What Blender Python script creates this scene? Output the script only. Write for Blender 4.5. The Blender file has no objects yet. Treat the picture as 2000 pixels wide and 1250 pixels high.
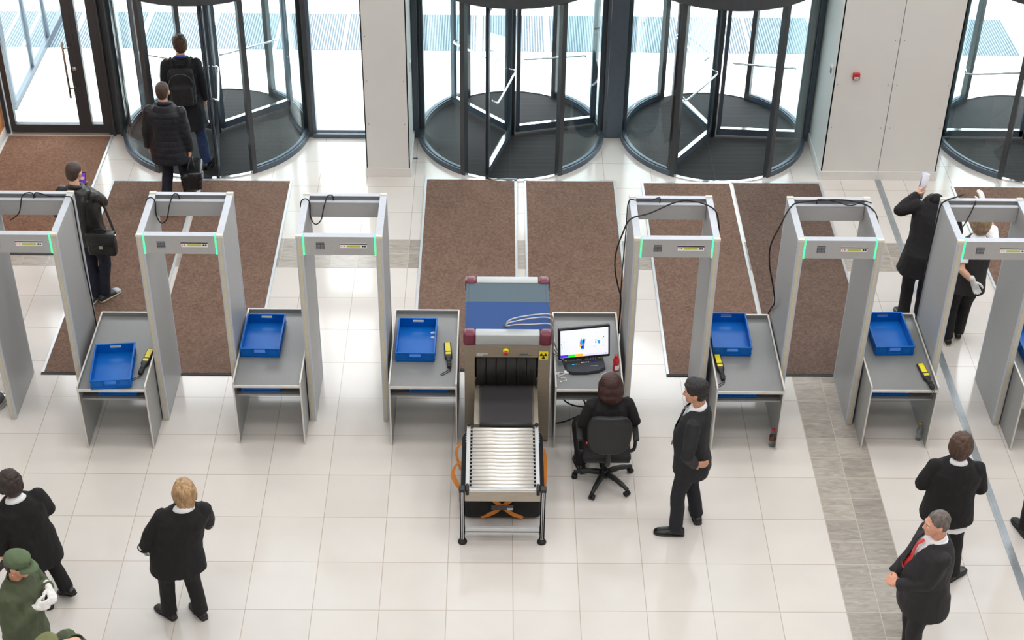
import bpy, bmesh, math, random
from math import sin, cos, pi, radians, sqrt, atan2
from mathutils import Vector, Matrix, noise

random.seed(7)
SC = bpy.context.scene
COL = SC.collection
V = Vector

# ------------------------------------------------------------------ materials
def lin(c):
    c /= 255.0
    return c / 12.92 if c <= 0.04045 else ((c + 0.055) / 1.055) ** 2.4

def rgb(r, g, b):
    return (lin(r), lin(g), lin(b), 1.0)

def new_mat(name):
    m = bpy.data.materials.new(name)
    m.use_nodes = True
    nt = m.node_tree
    return m, nt, nt.nodes['Principled BSDF'], nt.nodes['Material Output']

def coords(nt):
    return nt.nodes.new('ShaderNodeTexCoord')

def mat(name, col, rough=0.5, metal=0.0, var=0.06, scale=12.0, bump=0.0, bscale=None, spec=0.5,
        emit=None, estr=0.0, stretch=None, sheen=0.0, coat=0.0):
    """Principled surface whose colour is gently broken up by noise and which may carry a bump."""
    m, nt, b, out = new_mat(name)
    N, L = nt.nodes, nt.links
    tc = coords(nt)
    src = tc.outputs['Object']
    if stretch:
        mp = N.new('ShaderNodeMapping'); mp.inputs['Scale'].default_value = stretch
        L.new(src, mp.inputs[0]); src = mp.outputs[0]
    nz = N.new('ShaderNodeTexNoise'); nz.inputs['Scale'].default_value = scale; nz.inputs['Detail'].default_value = 4
    L.new(src, nz.inputs['Vector'])
    rp = N.new('ShaderNodeMapRange')
    rp.inputs['To Min'].default_value = 1 - var; rp.inputs['To Max'].default_value = 1 + var
    rp.inputs['From Min'].default_value = 0.3; rp.inputs['From Max'].default_value = 0.7
    L.new(nz.outputs['Fac'], rp.inputs['Value'])
    vm = N.new('ShaderNodeVectorMath'); vm.operation = 'SCALE'
    vm.inputs[0].default_value = col[:3]
    L.new(rp.outputs[0], vm.inputs['Scale'])
    L.new(vm.outputs[0], b.inputs['Base Color'])
    b.inputs['Roughness'].default_value = rough
    b.inputs['Metallic'].default_value = metal
    b.inputs['Specular IOR Level'].default_value = spec
    if sheen: b.inputs['Sheen Weight'].default_value = sheen
    if coat: b.inputs['Coat Weight'].default_value = coat
    if bump:
        n2 = N.new('ShaderNodeTexNoise'); n2.inputs['Scale'].default_value = bscale or scale * 6; n2.inputs['Detail'].default_value = 3
        L.new(src, n2.inputs['Vector'])
        bp = N.new('ShaderNodeBump'); bp.inputs['Strength'].default_value = bump; bp.inputs['Distance'].default_value = 0.01
        L.new(n2.outputs['Fac'], bp.inputs['Height']); L.new(bp.outputs[0], b.inputs['Normal'])
    if emit:
        b.inputs['Emission Color'].default_value = emit; b.inputs['Emission Strength'].default_value = estr
    return m

def glass_mat(name, tint, refl=0.9, base=0.035):
    """Thin architectural glass: tinted see-through pane with a Fresnel mirror on it."""
    m, nt, b, out = new_mat(name)
    N, L = nt.nodes, nt.links
    N.remove(b)
    tr = N.new('ShaderNodeBsdfTransparent'); tr.inputs[0].default_value = tint
    gl = N.new('ShaderNodeBsdfGlossy'); gl.inputs['Roughness'].default_value = 0.02; gl.inputs[0].default_value = (refl, refl, refl, 1)
    lw = N.new('ShaderNodeLayerWeight'); lw.inputs['Blend'].default_value = 0.5
    fr = math_node(nt, 'ADD', math_node(nt, 'MULTIPLY', math_node(nt, 'POWER', lw.outputs['Facing'], 5.0), 0.8), base)
    mx = N.new('ShaderNodeMixShader')
    L.new(fr, mx.inputs[0]); L.new(tr.outputs[0], mx.inputs[1]); L.new(gl.outputs[0], mx.inputs[2])
    L.new(mx.outputs[0], out.inputs['Surface'])
    return m

def math_node(nt, op, a=None, b=None):
    n = nt.nodes.new('ShaderNodeMath'); n.operation = op
    for i, x in enumerate((a, b)):
        if x is None: continue
        if isinstance(x, (int, float)): n.inputs[i].default_value = x
        else: nt.links.new(x, n.inputs[i])
    return n.outputs[0]

def tile_mat(name, x0, y0, size, base, grout, rough, jointx=None, shift=0.0, vein=0.0, tint=0.03, gw=0.0035):
    """Square floor tiles laid on a grid with thin grout; every tile has a shade of its own."""
    m, nt, b, out = new_mat(name)
    N, L = nt.nodes, nt.links
    geo = N.new('ShaderNodeNewGeometry')
    sp = N.new('ShaderNodeSeparateXYZ'); L.new(geo.outputs['Position'], sp.inputs[0])
    x = math_node(nt, 'SUBTRACT', sp.outputs[0], x0)
    if jointx is not None:
        g = math_node(nt, 'GREATER_THAN', sp.outputs[0], jointx)
        x = math_node(nt, 'ADD', x, math_node(nt, 'MULTIPLY', g, shift))
    x = math_node(nt, 'DIVIDE', x, size)
    y = math_node(nt, 'DIVIDE', math_node(nt, 'SUBTRACT', sp.outputs[1], y0), size)
    def edge(t):
        f = math_node(nt, 'FRACT', t)
        return math_node(nt, 'MINIMUM', f, math_node(nt, 'SUBTRACT', 1.0, f))
    e = math_node(nt, 'MINIMUM', edge(x), edge(y))
    mask = math_node(nt, 'LESS_THAN', e, gw / size)
    cb = N.new('ShaderNodeCombineXYZ')
    L.new(math_node(nt, 'FLOOR', x), cb.inputs[0]); L.new(math_node(nt, 'FLOOR', y), cb.inputs[1])
    wn = N.new('ShaderNodeTexWhiteNoise'); wn.noise_dimensions = '3D'; L.new(cb.outputs[0], wn.inputs['Vector'])
    nz = N.new('ShaderNodeTexNoise'); nz.inputs['Scale'].default_value = 3.0; nz.inputs['Detail'].default_value = 6
    # shift the clouding from tile to tile so that it does not run across the joints
    vs = N.new('ShaderNodeVectorMath'); vs.operation = 'MULTIPLY_ADD'
    L.new(wn.outputs['Color'], vs.inputs[0]); vs.inputs[1].default_value = (9, 9, 9); L.new(geo.outputs['Position'], vs.inputs[2])
    src = vs.outputs[0]
    if vein:
        mp = N.new('ShaderNodeMapping'); mp.inputs['Scale'].default_value = (2.0, 9.0, 1)
        L.new(src, mp.inputs[0]); src = mp.outputs[0]
        nz.inputs['Distortion'].default_value = 1.2
    L.new(src, nz.inputs['Vector'])
    k = math_node(nt, 'ADD', math_node(nt, 'MULTIPLY', math_node(nt, 'SUBTRACT', wn.outputs['Value'], 0.5), tint * 2),
                  math_node(nt, 'MULTIPLY', math_node(nt, 'SUBTRACT', nz.outputs['Fac'], 0.5), vein if vein else 0.10))
    k = math_node(nt, 'ADD', k, 1.0)
    vm = N.new('ShaderNodeVectorMath'); vm.operation = 'SCALE'; vm.inputs[0].default_value = base[:3]; L.new(k, vm.inputs['Scale'])
    mx = N.new('ShaderNodeMix'); mx.data_type = 'RGBA'
    L.new(mask, mx.inputs['Factor']); L.new(vm.outputs[0], mx.inputs[6]); mx.inputs[7].default_value = grout
    L.new(mx.outputs[2], b.inputs['Base Color'])
    rr = N.new('ShaderNodeMapRange'); rr.inputs['To Min'].default_value = rough * 0.8; rr.inputs['To Max'].default_value = rough * 1.25
    L.new(nz.outputs['Fac'], rr.inputs['Value']); L.new(rr.outputs[0], b.inputs['Roughness'])
    bp = N.new('ShaderNodeBump'); bp.inputs['Strength'].default_value = 0.25; bp.inputs['Distance'].default_value = 0.002
    L.new(math_node(nt, 'SUBTRACT', 1.0, mask), bp.inputs['Height']); L.new(bp.outputs[0], b.inputs['Normal'])
    return m

def stripe_mat(name, a, b_, period, axis=0, duty=0.5, rough=0.7, metal=0.0, seam=None):
    """Ribbed surface: thin parallel ribs of two tones, with optional wider panel seams across them."""
    m, nt, b, out = new_mat(name)
    N, L = nt.nodes, nt.links
    geo = N.new('ShaderNodeNewGeometry')
    sp = N.new('ShaderNodeSeparateXYZ'); L.new(geo.outputs['Position'], sp.inputs[0])
    f = math_node(nt, 'FRACT', math_node(nt, 'DIVIDE', sp.outputs[axis], period))
    k = math_node(nt, 'GREATER_THAN', f, duty)
    if seam:
        for ax, per, off, wd in seam:
            q = math_node(nt, 'FRACT', math_node(nt, 'DIVIDE', math_node(nt, 'SUBTRACT', sp.outputs[ax], off), per))
            k = math_node(nt, 'MAXIMUM', k, math_node(nt, 'MULTIPLY', math_node(nt, 'LESS_THAN', q, wd / per), 1.6))
    nz = N.new('ShaderNodeTexNoise'); nz.inputs['Scale'].default_value = 8
    L.new(geo.outputs['Position'], nz.inputs['Vector'])
    k = math_node(nt, 'ADD', k, math_node(nt, 'MULTIPLY', math_node(nt, 'SUBTRACT', nz.outputs['Fac'], 0.5), 0.3))
    mx = N.new('ShaderNodeMix'); mx.data_type = 'RGBA'; mx.clamp_factor = False
    L.new(k, mx.inputs['Factor']); mx.inputs[6].default_value = a; mx.inputs[7].default_value = b_
    L.new(mx.outputs[2], b.inputs['Base Color'])
    b.inputs['Roughness'].default_value = rough; b.inputs['Metallic'].default_value = metal
    return m

def carpet_mat(name, col):
    m, nt, b, out = new_mat(name)
    N, L = nt.nodes, nt.links
    tc = coords(nt)
    n1 = N.new('ShaderNodeTexNoise'); n1.inputs['Scale'].default_value = 34; n1.inputs['Detail'].default_value = 5; n1.inputs['Roughness'].default_value = 0.7
    n2 = N.new('ShaderNodeTexNoise'); n2.inputs['Scale'].default_value = 3.5; n2.inputs['Detail'].default_value = 4
    for n in (n1, n2): L.new(tc.outputs['Object'], n.inputs['Vector'])
    k = math_node(nt, 'ADD', math_node(nt, 'ADD', math_node(nt, 'MULTIPLY', n1.outputs['Fac'], 1.9), -0.1), math_node(nt, 'MULTIPLY', n2.outputs['Fac'], 0.35))
    vm = N.new('ShaderNodeVectorMath'); vm.operation = 'SCALE'; vm.inputs[0].default_value = col[:3]; L.new(k, vm.inputs['Scale'])
    L.new(vm.outputs[0], b.inputs['Base Color'])
    b.inputs['Roughness'].default_value = 0.95; b.inputs['Specular IOR Level'].default_value = 0.15
    bp = N.new('ShaderNodeBump'); bp.inputs['Strength'].default_value = 0.9; bp.inputs['Distance'].default_value = 0.012
    L.new(n1.outputs['Fac'], bp.inputs['Height']); L.new(bp.outputs[0], b.inputs['Normal'])
    return m

def quilt_mat(name, col, period, amount):
    """Dark padded cloth with stitched channels."""
    m, nt, b, out = new_mat(name)
    N, L = nt.nodes, nt.links
    geo = N.new('ShaderNodeNewGeometry')
    sp = N.new('ShaderNodeSeparateXYZ'); L.new(geo.outputs['Position'], sp.inputs[0])
    h = math_node(nt, 'ABSOLUTE', math_node(nt, 'SINE', math_node(nt, 'MULTIPLY', sp.outputs[2], pi / period)))
    h2 = math_node(nt, 'ABSOLUTE', math_node(nt, 'SINE', math_node(nt, 'MULTIPLY', sp.outputs[0], pi / (period * 1.3))))
    h = math_node(nt, 'MULTIPLY', math_node(nt, 'POWER', h, 0.4), math_node(nt, 'POWER', h2, 0.3))
    bp = N.new('ShaderNodeBump'); bp.inputs['Strength'].default_value = amount; bp.inputs['Distance'].default_value = 0.02
    L.new(h, bp.inputs['Height']); L.new(bp.outputs[0], b.inputs['Normal'])
    nz = N.new('ShaderNodeTexNoise'); nz.inputs['Scale'].default_value = 20
    L.new(geo.outputs['Position'], nz.inputs['Vector'])
    vm = N.new('ShaderNodeVectorMath'); vm.operation = 'SCALE'; vm.inputs[0].default_value = col[:3]
    L.new(math_node(nt, 'ADD', nz.outputs['Fac'], 0.5), vm.inputs['Scale'])
    L.new(vm.outputs[0], b.inputs['Base Color'])
    b.inputs['Roughness'].default_value = 0.55
    return m

# ------------------------------------------------------------------ mesh builder
class MB:
    def __init__(s):
        s.v, s.f, s.sm, s.mi = [], [], [], []
    def add(s, vs, fs, smooth=False, m=0, M=None):
        o = len(s.v)
        for p in vs:
            p = V(p)
            s.v.append(M @ p if M is not None else p)
        for f in fs:
            s.f.append(tuple(o + i for i in f)); s.sm.append(smooth); s.mi.append(m)
        return s
    def box(s, x0, x1, y0, y1, z0, z1, b=0.0, M=None, m=0, seg=2):
        if b <= 0:
            vs = [(x, y, z) for z in (z0, z1) for y in (y0, y1) for x in (x0, x1)]
            fs = [(0, 2, 3, 1), (4, 5, 7, 6), (0, 1, 5, 4), (2, 6, 7, 3), (0, 4, 6, 2), (1, 3, 7, 5)]
            return s.add(vs, fs, False, m, M)
        bm = bmesh.new()
        bmesh.ops.create_cube(bm, size=1)
        for v in bm.verts:
            v.co = V(((x0 + x1) / 2 + v.co.x * (x1 - x0), (y0 + y1) / 2 + v.co.y * (y1 - y0), (z0 + z1) / 2 + v.co.z * (z1 - z0)))
        b = min(b, 0.49 * min(x1 - x0, y1 - y0, z1 - z0))
        bmesh.ops.bevel(bm, geom=bm.edges[:], offset=b, segments=seg, profile=0.5, affect='EDGES')
        bm.verts.index_update()
        s.add([v.co.copy() for v in bm.verts], [[v.index for v in f.verts] for f in bm.faces], seg > 2, m, M)
        bm.free()
        return s
    def bm_add(s, bm, smooth=False, m=0, M=None):
        bm.verts.index_update()
        s.add([v.co.copy() for v in bm.verts], [[v.index for v in f.verts] for f in bm.faces], smooth, m, M)
        bm.free()
        return s
    def loft(s, rings, caps=True, smooth=True, m=0, M=None):
        n = len(rings[0]); vs = [p for r in rings for p in r]; fs = []
        for i in range(len(rings) - 1):
            for j in range(n):
                k = (j + 1) % n
                fs.append((i * n + j, i * n + k, (i + 1) * n + k, (i + 1) * n + j))
        if caps:
            fs.append(tuple(range(n - 1, -1, -1))); fs.append(tuple((len(rings) - 1) * n + j for j in range(n)))
        return s.add(vs, fs, smooth, m, M)
    def tube(s, pts, r, n=8, m=0, M=None, smooth=True, caps=True):
        pts = [V(p) for p in pts]
        rs = r if isinstance(r, (list, tuple)) else [r] * len(pts)
        rings = []; nrm = None
        for i, p in enumerate(pts):
            a = pts[max(i - 1, 0)]; c = pts[min(i + 1, len(pts) - 1)]
            t = (c - a).normalized()
            if nrm is None:
                nrm = t.orthogonal().normalized()
            else:
                nrm = (nrm - t * nrm.dot(t))
                nrm = nrm.normalized() if nrm.length > 1e-6 else t.orthogonal().normalized()
            bi = t.cross(nrm)
            rings.append([p + (nrm * cos(2 * pi * j / n) + bi * sin(2 * pi * j / n)) * rs[i] for j in range(n)])
        return s.loft(rings, caps, smooth, m, M)
    def cyl(s, p0, p1, r0, r1=None, n=20, m=0, M=None, smooth=True):
        return s.tube([p0, p1], [r0, r0 if r1 is None else r1], n, m, M, smooth)
    def capsule(s, p0, p1, r0, r1=None, n=14, m=0, k=5):
        r1 = r0 if r1 is None else r1
        p0, p1 = V(p0), V(p1)
        d = p1 - p0
        t = d.normalized() if d.length > 1e-6 else V((0, 0, 1))
        a = t.orthogonal().normalized(); b = t.cross(a)
        rings = []
        for i in range(k):
            th = -pi / 2 + (i + 0.15) / k * pi / 2
            rings.append([p0 + t * (r0 * sin(th)) + (a * cos(2 * pi * j / n) + b * sin(2 * pi * j / n)) * (r0 * cos(th)) for j in range(n)])
        for i in range(k):
            th = (i + 0.85) / k * pi / 2
            rings.append([p1 + t * (r1 * sin(th)) + (a * cos(2 * pi * j / n) + b * sin(2 * pi * j / n)) * (r1 * cos(th)) for j in range(n)])
        return s.loft(rings, True, True, m)
    def ell(s, c, rad, M=None, n=18, k=10, m=0):
        """Ellipsoid; M is a 3x3 frame for its axes."""
        c = V(c); rings = []
        for i in range(k + 1):
            th = -pi / 2 + pi * (0.06 + 0.88 * i / k) if 0 < i < k else (-pi / 2 + 0.12 if i == 0 else pi / 2 - 0.12)
            ring = []
            for j in range(n):
                p = V((rad[0] * cos(th) * cos(2 * pi * j / n), rad[1] * cos(th) * sin(2 * pi * j / n), rad[2] * sin(th)))
                ring.append(c + (M @ p if M is not None else p))
            rings.append(ring)
        return s.loft(rings, True, True, m)
    def lathe(s, prof, n=24, m=0, M=None, smooth=True):
        rings = [[V((r * cos(2 * pi * j / n), r * sin(2 * pi * j / n), z)) for j in range(n)] for r, z in prof]
        return s.loft(rings, True, smooth, m, M)
    def prism(s, poly, z0, z1, m=0, M=None, smooth=False):
        n = len(poly)
        vs = [(x, y, z0) for x, y in poly] + [(x, y, z1) for x, y in poly]
        fs = [tuple(range(n - 1, -1, -1)), tuple(range(n, 2 * n))]
        for j in range(n):
            fs.append((j, (j + 1) % n, n + (j + 1) % n, n + j))
        return s.add(vs, fs, smooth, m, M)
    def arc(s, cx, cy, r0, r1, a0, a1, z0, z1, n=24, m=0, M=None):
        """Curved wall piece between two radii, angles in radians."""
        rings = []
        for i in range(n + 1):
            a = a0 + (a1 - a0) * i / n
            c_, s_ = cos(a), sin(a)
            rings.append([V((cx + r0 * c_, cy + r0 * s_, z0)), V((cx + r1 * c_, cy + r1 * s_, z0)),
                          V((cx + r1 * c_, cy + r1 * s_, z1)), V((cx + r0 * c_, cy + r0 * s_, z1))])
        return s.loft(rings, True, False, m, M)
    def mesh(s, name, mats):
        me = bpy.data.meshes.new(name)
        me.from_pydata([tuple(p) for p in s.v], [], s.f)
        for mt in (mats if isinstance(mats, (list, tuple)) else [mats]):
            me.materials.append(mt)
        me.polygons.foreach_set('use_smooth', s.sm)
        me.polygons.foreach_set('material_index', s.mi)
        me.validate(); me.update()
        bm = bmesh.new(); bm.from_mesh(me)
        bmesh.ops.recalc_face_normals(bm, faces=bm.faces[:]); bm.to_mesh(me); bm.free()
        return me
    def build(s, name, mats, parent=None, label=None):
        o = bpy.data.objects.new(name, s.mesh(name, mats)); COL.objects.link(o)
        if parent is not None: o.parent = parent
        if label: o['label'] = label
        return o

def bez(pts, n=10):
    """Smooth curve through points (Catmull-Rom)."""
    pts = [V(p) for p in pts]
    q = [pts[0] * 2 - pts[1]] + pts + [pts[-1] * 2 - pts[-2]]
    out = []
    for i in range(1, len(q) - 2):
        for k in range(n):
            t = k / n
            a, b, c, d = q[i - 1], q[i], q[i + 1], q[i + 2]
            out.append(0.5 * ((2 * b) + (c - a) * t + (2 * a - 5 * b + 4 * c - d) * t * t + (3 * b - a - 3 * c + d) * t ** 3))
    out.append(pts[-1])
    return out

def tag(o, label, cat, group=None):
    o['label'] = label; o['category'] = cat
    if group: o['group'] = group
    return o

def thing(name, label, cat, loc=(0, 0, 0), rz=0.0, group=None):
    o = bpy.data.objects.new(name, None); COL.objects.link(o)
    o.empty_display_size = 0.1
    o.location = loc; o.rotation_euler = (0, 0, rz)
    return tag(o, label, cat, group)

def struct(name, mb, mats):
    o = mb.build(name, mats); o['kind'] = 'structure'
    return o

def dup(root, loc, rz=None, label=None):
    """A copy of a thing with copies of its parts and sub-parts."""
    r = root.copy(); COL.objects.link(r); r.location = loc
    if rz is not None: r.rotation_euler = (0, 0, rz)
    if label: r['label'] = label
    for ch in list(root.children):
        c = ch.copy(); COL.objects.link(c); c.parent = r
        for g in list(ch.children):
            d = g.copy(); COL.objects.link(d); d.parent = c
    return r

def fuse(mb, voxel, smooth=4, wrinkle=0.0, wscale=14.0, seed=0.0, cut=None, fold=(1, 1, 1)):
    """Grow one continuous skin over overlapping solids: voxel union, smoothing, optional cloth wrinkles."""
    me0 = mb.mesh('tmp', [])
    o = bpy.data.objects.new('tmp', me0); COL.objects.link(o)
    rm = o.modifiers.new('r', 'REMESH'); rm.mode = 'VOXEL'; rm.voxel_size = voxel
    if smooth:
        sm = o.modifiers.new('s', 'SMOOTH'); sm.factor = 0.5; sm.iterations = smooth
    dg = bpy.context.evaluated_depsgraph_get()
    me = bpy.data.meshes.new_from_object(o.evaluated_get(dg))
    bpy.data.objects.remove(o); bpy.data.meshes.remove(me0)
    if wrinkle:
        n = len(me.vertices)
        co = [0.0] * (3 * n); me.vertices.foreach_get('co', co)
        nm = [0.0] * (3 * n); me.vertex_normals.foreach_get('vector', nm)
        for i in range(0, 3 * n, 3):
            p = V((co[i] * fold[0] * wscale + seed, co[i + 1] * fold[1] * wscale + seed * 2, co[i + 2] * fold[2] * wscale))
            w = (noise.noise(p) + 0.5 * noise.noise(p * 2.3)) * wrinkle
            co[i] += nm[i] * w; co[i + 1] += nm[i + 1] * w; co[i + 2] += nm[i + 2] * w
        me.vertices.foreach_set('co', co); me.update()
    if cut:
        bm = bmesh.new(); bm.from_mesh(me)
        dead = [f for f in bm.faces if cut(f.calc_center_median())]
        bmesh.ops.delete(bm, geom=dead, context='FACES')
        bm.to_mesh(me); bm.free()
    me.polygons.foreach_set('use_smooth', [True] * len(me.polygons))
    return me

def link_mesh(name, me, m, parent, off=None, label=None):
    me.name = name
    me.materials.clear(); me.materials.append(m)
    if off is not None:
        me.transform(Matrix.Translation(-V(off)))
    o = bpy.data.objects.new(name, me); COL.objects.link(o); o.parent = parent
    if label: o['label'] = label
    return o
# ------------------------------------------------------------------ palette
M = {}
M['tile'] = tile_mat('white_floor_tile', -0.407, 10.108, 0.6, rgb(211, 205, 200), rgb(178, 164, 150), 0.115, jointx=4.87, shift=0.393)
M['stone'] = tile_mat('grey_veined_stone', 3.193, 10.108, 0.3, rgb(162, 154, 146), rgb(190, 180, 168), 0.22, vein=1.0, tint=0.13, gw=0.003)
M['paving'] = tile_mat('pale_outdoor_paving', 0.2, 18.7, 1.2, rgb(238, 238, 234), rgb(214, 214, 212), 0.8, tint=0.02, gw=0.006)
M['wall'] = mat('warm_white_panel', rgb(213, 211, 208), 0.55, var=0.02, scale=2)
M['base'] = mat('pale_baseboard_paint', rgb(216, 213, 210), 0.45, var=0.02)
M['core'] = mat('shadow_gap_liner', rgb(120, 114, 108), 0.8)
M['ceil'] = mat('ceiling_white', rgb(225, 222, 218), 0.8, var=0.02)
M['wood'] = mat('orange_wood_panel', rgb(190, 120, 66), 0.4, var=0.22, scale=3, stretch=(8, 8, 0.6))
M['dark'] = mat('anthracite_frame', rgb(62, 64, 68), 0.38, var=0.05, spec=0.5)
M['dark2'] = mat('slate_blue_frame', rgb(84, 96, 108), 0.33, var=0.05, metal=0.25)
M['silver'] = mat('satin_aluminium', rgb(196, 199, 203), 0.34, metal=0.45, var=0.05, scale=20)
M['steel'] = mat('brushed_steel', rgb(176, 168, 156), 0.42, metal=0.75, var=0.10, scale=6, stretch=(1, 1, 30))
M['chrome'] = mat('polished_chrome', rgb(225, 226, 228), 0.12, metal=1.0, var=0.02)
M['roller'] = mat('zinc_roller', rgb(238, 233, 226), 0.28, metal=0.5, var=0.05, stretch=(1, 30, 30))
M['brass'] = mat('dull_bronze_pull', rgb(140, 124, 108), 0.35, metal=0.7)
M['glass'] = glass_mat('clear_glazing', (0.935, 0.97, 0.972, 1))
M['cglass'] = glass_mat('curved_glazing', (0.90, 0.945, 0.95, 1))
M['matrib'] = stripe_mat('ribbed_entrance_matting', rgb(17, 16, 18), rgb(36, 35, 37), 0.034, 1, 0.55, 0.9, seam=[(1, 0.29, 0.05, 0.008), (0, 1.3, 0.2, 0.01)])
M['grate'] = stripe_mat('galvanised_grate_bars', rgb(62, 76, 88), rgb(128, 144, 154), 0.038, 0, 0.5, 0.6, 0.1)
M['carpet_red'] = carpet_mat('russet_entrance_carpet', rgb(122, 92, 76))
M['carpet'] = carpet_mat('brown_entrance_carpet', rgb(118, 95, 83))
M['carpet_dk'] = carpet_mat('dark_brown_entrance_carpet', rgb(103, 85, 76))
M['gate'] = mat('grey_laminate', rgb(160, 160, 160), 0.45, var=0.04, scale=60)
M['gate_bar'] = mat('grey_crossbar_laminate', rgb(168, 167, 168), 0.45, var=0.03, scale=60)
M['gate_top'] = mat('pale_aluminium_edge', rgb(186, 190, 199), 0.45, metal=0.15, var=0.03)
M['cream'] = mat('cream_plastic', rgb(212, 206, 192), 0.5, var=0.03)
M['amber'] = stripe_mat('amber_sensor_strip', rgb(192, 182, 156), rgb(202, 194, 172), 0.02, 2, 0.5, 0.45)
M['led'] = mat('green_led_bar', rgb(60, 220, 120), 0.4, emit=(0.05, 1.0, 0.30, 1), estr=1.6, var=0.0)
M['redled'] = mat('red_led', rgb(230, 40, 40), 0.4, emit=(1, 0.05, 0.05, 1), estr=1.2)
M['lcd'] = mat('olive_lcd', rgb(150, 150, 40), 0.3, emit=(0.45, 0.46, 0.06, 1), estr=0.25)
M['black'] = mat('black_plastic', rgb(26, 26, 28), 0.45)
M['rubber'] = mat('black_rubber', rgb(20, 20, 21), 0.6)
M['grille'] = mat('charcoal_mesh', rgb(78, 82, 86), 0.7)
M['slat'] = mat('grey_grille_slat', rgb(122, 126, 130), 0.6)
M['profile'] = mat('anodised_profile', rgb(200, 202, 205), 0.35, metal=0.2, var=0.03)
M['tabletop'] = mat('speckled_grey_laminate', rgb(128, 129, 129), 0.38, var=0.07, scale=220)
M['tableside'] = mat('grey_table_panel', rgb(150, 150, 148), 0.45, var=0.05, scale=80)
M['edge'] = mat('pale_table_edging', rgb(206, 202, 196), 0.45, metal=0.15)
M['blue'] = mat('blue_crate_plastic', rgb(0, 98, 184), 0.42, var=0.05, scale=6, spec=0.3)
M['yellow'] = mat('yellow_panel', rgb(232, 214, 30), 0.45, var=0.05, scale=30)
M['xgrey'] = mat('grey_blue_metal_cover', rgb(78, 94, 104), 0.55, var=0.05, scale=120, bump=0.1, spec=0.2)
M['xblue'] = mat('blue_metal_cover', rgb(26, 66, 124), 0.55, var=0.05, scale=120, bump=0.1, spec=0.2)
M['xsteel'] = mat('machine_brushed_steel', rgb(150, 138, 122), 0.45, metal=0.55, var=0.09, scale=5, stretch=(1, 1, 24))
M['bumper'] = mat('bumper_aluminium', rgb(172, 176, 178), 0.45, metal=0.4, var=0.04, stretch=(1, 20, 20))
M['maroon'] = mat('maroon_corner_cap', rgb(100, 28, 48), 0.32, var=0.06)
M['curtain'] = mat('lead_curtain', rgb(42, 42, 40), 0.5, var=0.12)
M['belt'] = mat('conveyor_belt', rgb(50, 48, 50), 0.6, var=0.08, scale=60)
M['orange'] = mat('orange_webbing', rgb(204, 122, 44), 0.7, var=0.08)
M['bagcloth'] = mat('black_bag_fabric', rgb(24, 24, 26), 0.85, bump=0.2)
M['tagrey'] = mat('grey_label_patch', rgb(84, 82, 84), 0.7)
M['white'] = mat('white_plastic', rgb(235, 235, 234), 0.4, var=0.02)
M['paper'] = mat('white_paper', rgb(214, 214, 224), 0.7, var=0.02)
M['pink'] = mat('pink_note_paper', rgb(236, 160, 160), 0.7)
M['red'] = mat('red_plastic', rgb(190, 36, 44), 0.35)
M['alarm'] = mat('alarm_red', rgb(182, 40, 44), 0.4)
M['cable_grey'] = mat('grey_cable', rgb(196, 192, 188), 0.5)
M['chairfab'] = mat('charcoal_chair_fabric', rgb(30, 31, 35), 0.85, bump=0.25, bscale=300)
M['leather'] = mat('black_leather', rgb(22, 22, 24), 0.28, var=0.15, bump=0.25, bscale=60)
M['sign'] = mat('hazard_yellow', rgb(240, 220, 20), 0.5, var=0.02)
M['pet'] = glass_mat('clear_bottle_plastic', (0.86, 0.89, 0.90, 1), 1.0)
M['gold'] = mat('gold_cap', rgb(170, 130, 50), 0.4, metal=0.4)

# ------------------------------------------------------------------ room shell
FY = 18.6          # line of the glazed front
struct('floor', MB().box(-6.41, 14, -5, 18.72, -0.12, 0), M['tile'])
struct('floor_outside', MB().box(-32, 36, 18.72, 60, -0.12, -0.001), M['paving'])
mb = MB(); mb.box(3.193, 3.793, -5, 15.508, -0.05, 0.0015); mb.box(-6.4, 4.83, 15.508, 16.108, -0.05, 0.0015); mb.box(4.91, 14, 15.508, 16.108, -0.05, 0.0015)
struct('floor_stone_inlay', mb, M['stone'])
mb = MB(); mb.box(4.832, 4.908, -5, 17.56, -0.02, 0.004); mb.box(4.862, 4.878, -5, 17.56, 0.003, 0.0055)
struct('trim_1', mb, mat('floor_joint_metal', rgb(172, 178, 183), 0.34, metal=0.65, var=0.12, scale=5))
struct('ceiling', MB().box(-6.6, 14.2, -5.2, 18.9, 14.0, 14.2), M['ceil'])
struct('wall_left', MB().box(-6.61, -6.412, -5, 18.72, 0, 14), M['wall'])
struct('wall_left_panelling', MB().box(-6.42, -6.405, 15.6, 18.5, 0.1, 2.6), M['wood'])
struct('baseboard_left', MB().box(-6.41, -6.392, -5, 18.5, 0, 0.13), M['base'])
struct('wall_right', MB().box(14, 14.2, -5, 18.72, 0, 14), M['wall'])
struct('wall_back', MB().box(-6.41, 14, -5.2, -5, 0, 14), M['wall'])

def clad_column(name, x0, x1, y0, y1, seams):
    """Column boxed in with painted panels: shadow joints, fixing screws and a skirting."""
    mb = MB(); mb.box(x0 + 0.012, x1 - 0.012, y0 + 0.012, y1 - 0.012, 0, 14, m=1)
    xs = [x0] + seams + [x1]
    for i in range(len(xs) - 1):
        a = xs[i] + (0.004 if i else 0); b = xs[i + 1] - (0.004 if i < len(xs) - 2 else 0)
        mb.box(a, b, y0, y0 + 0.014, 0.02, 14)
        for z in (0.75, 1.35, 1.95, 2.55):
            for x in (a + 0.05, b - 0.05):
                mb.cyl((x, y0 - 0.0015, z), (x, y0 + 0.002, z), 0.006, n=8, m=1)
    mb.box(x0, x0 + 0.014, y0, y1, 0.02, 14); mb.box(x1 - 0.014, x1, y0, y1, 0.02, 14)
    mb.box(x0, x1, y1 - 0.014, y1, 0.02, 14)
    struct(name, mb, [M['wall'], M['core']])
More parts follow.
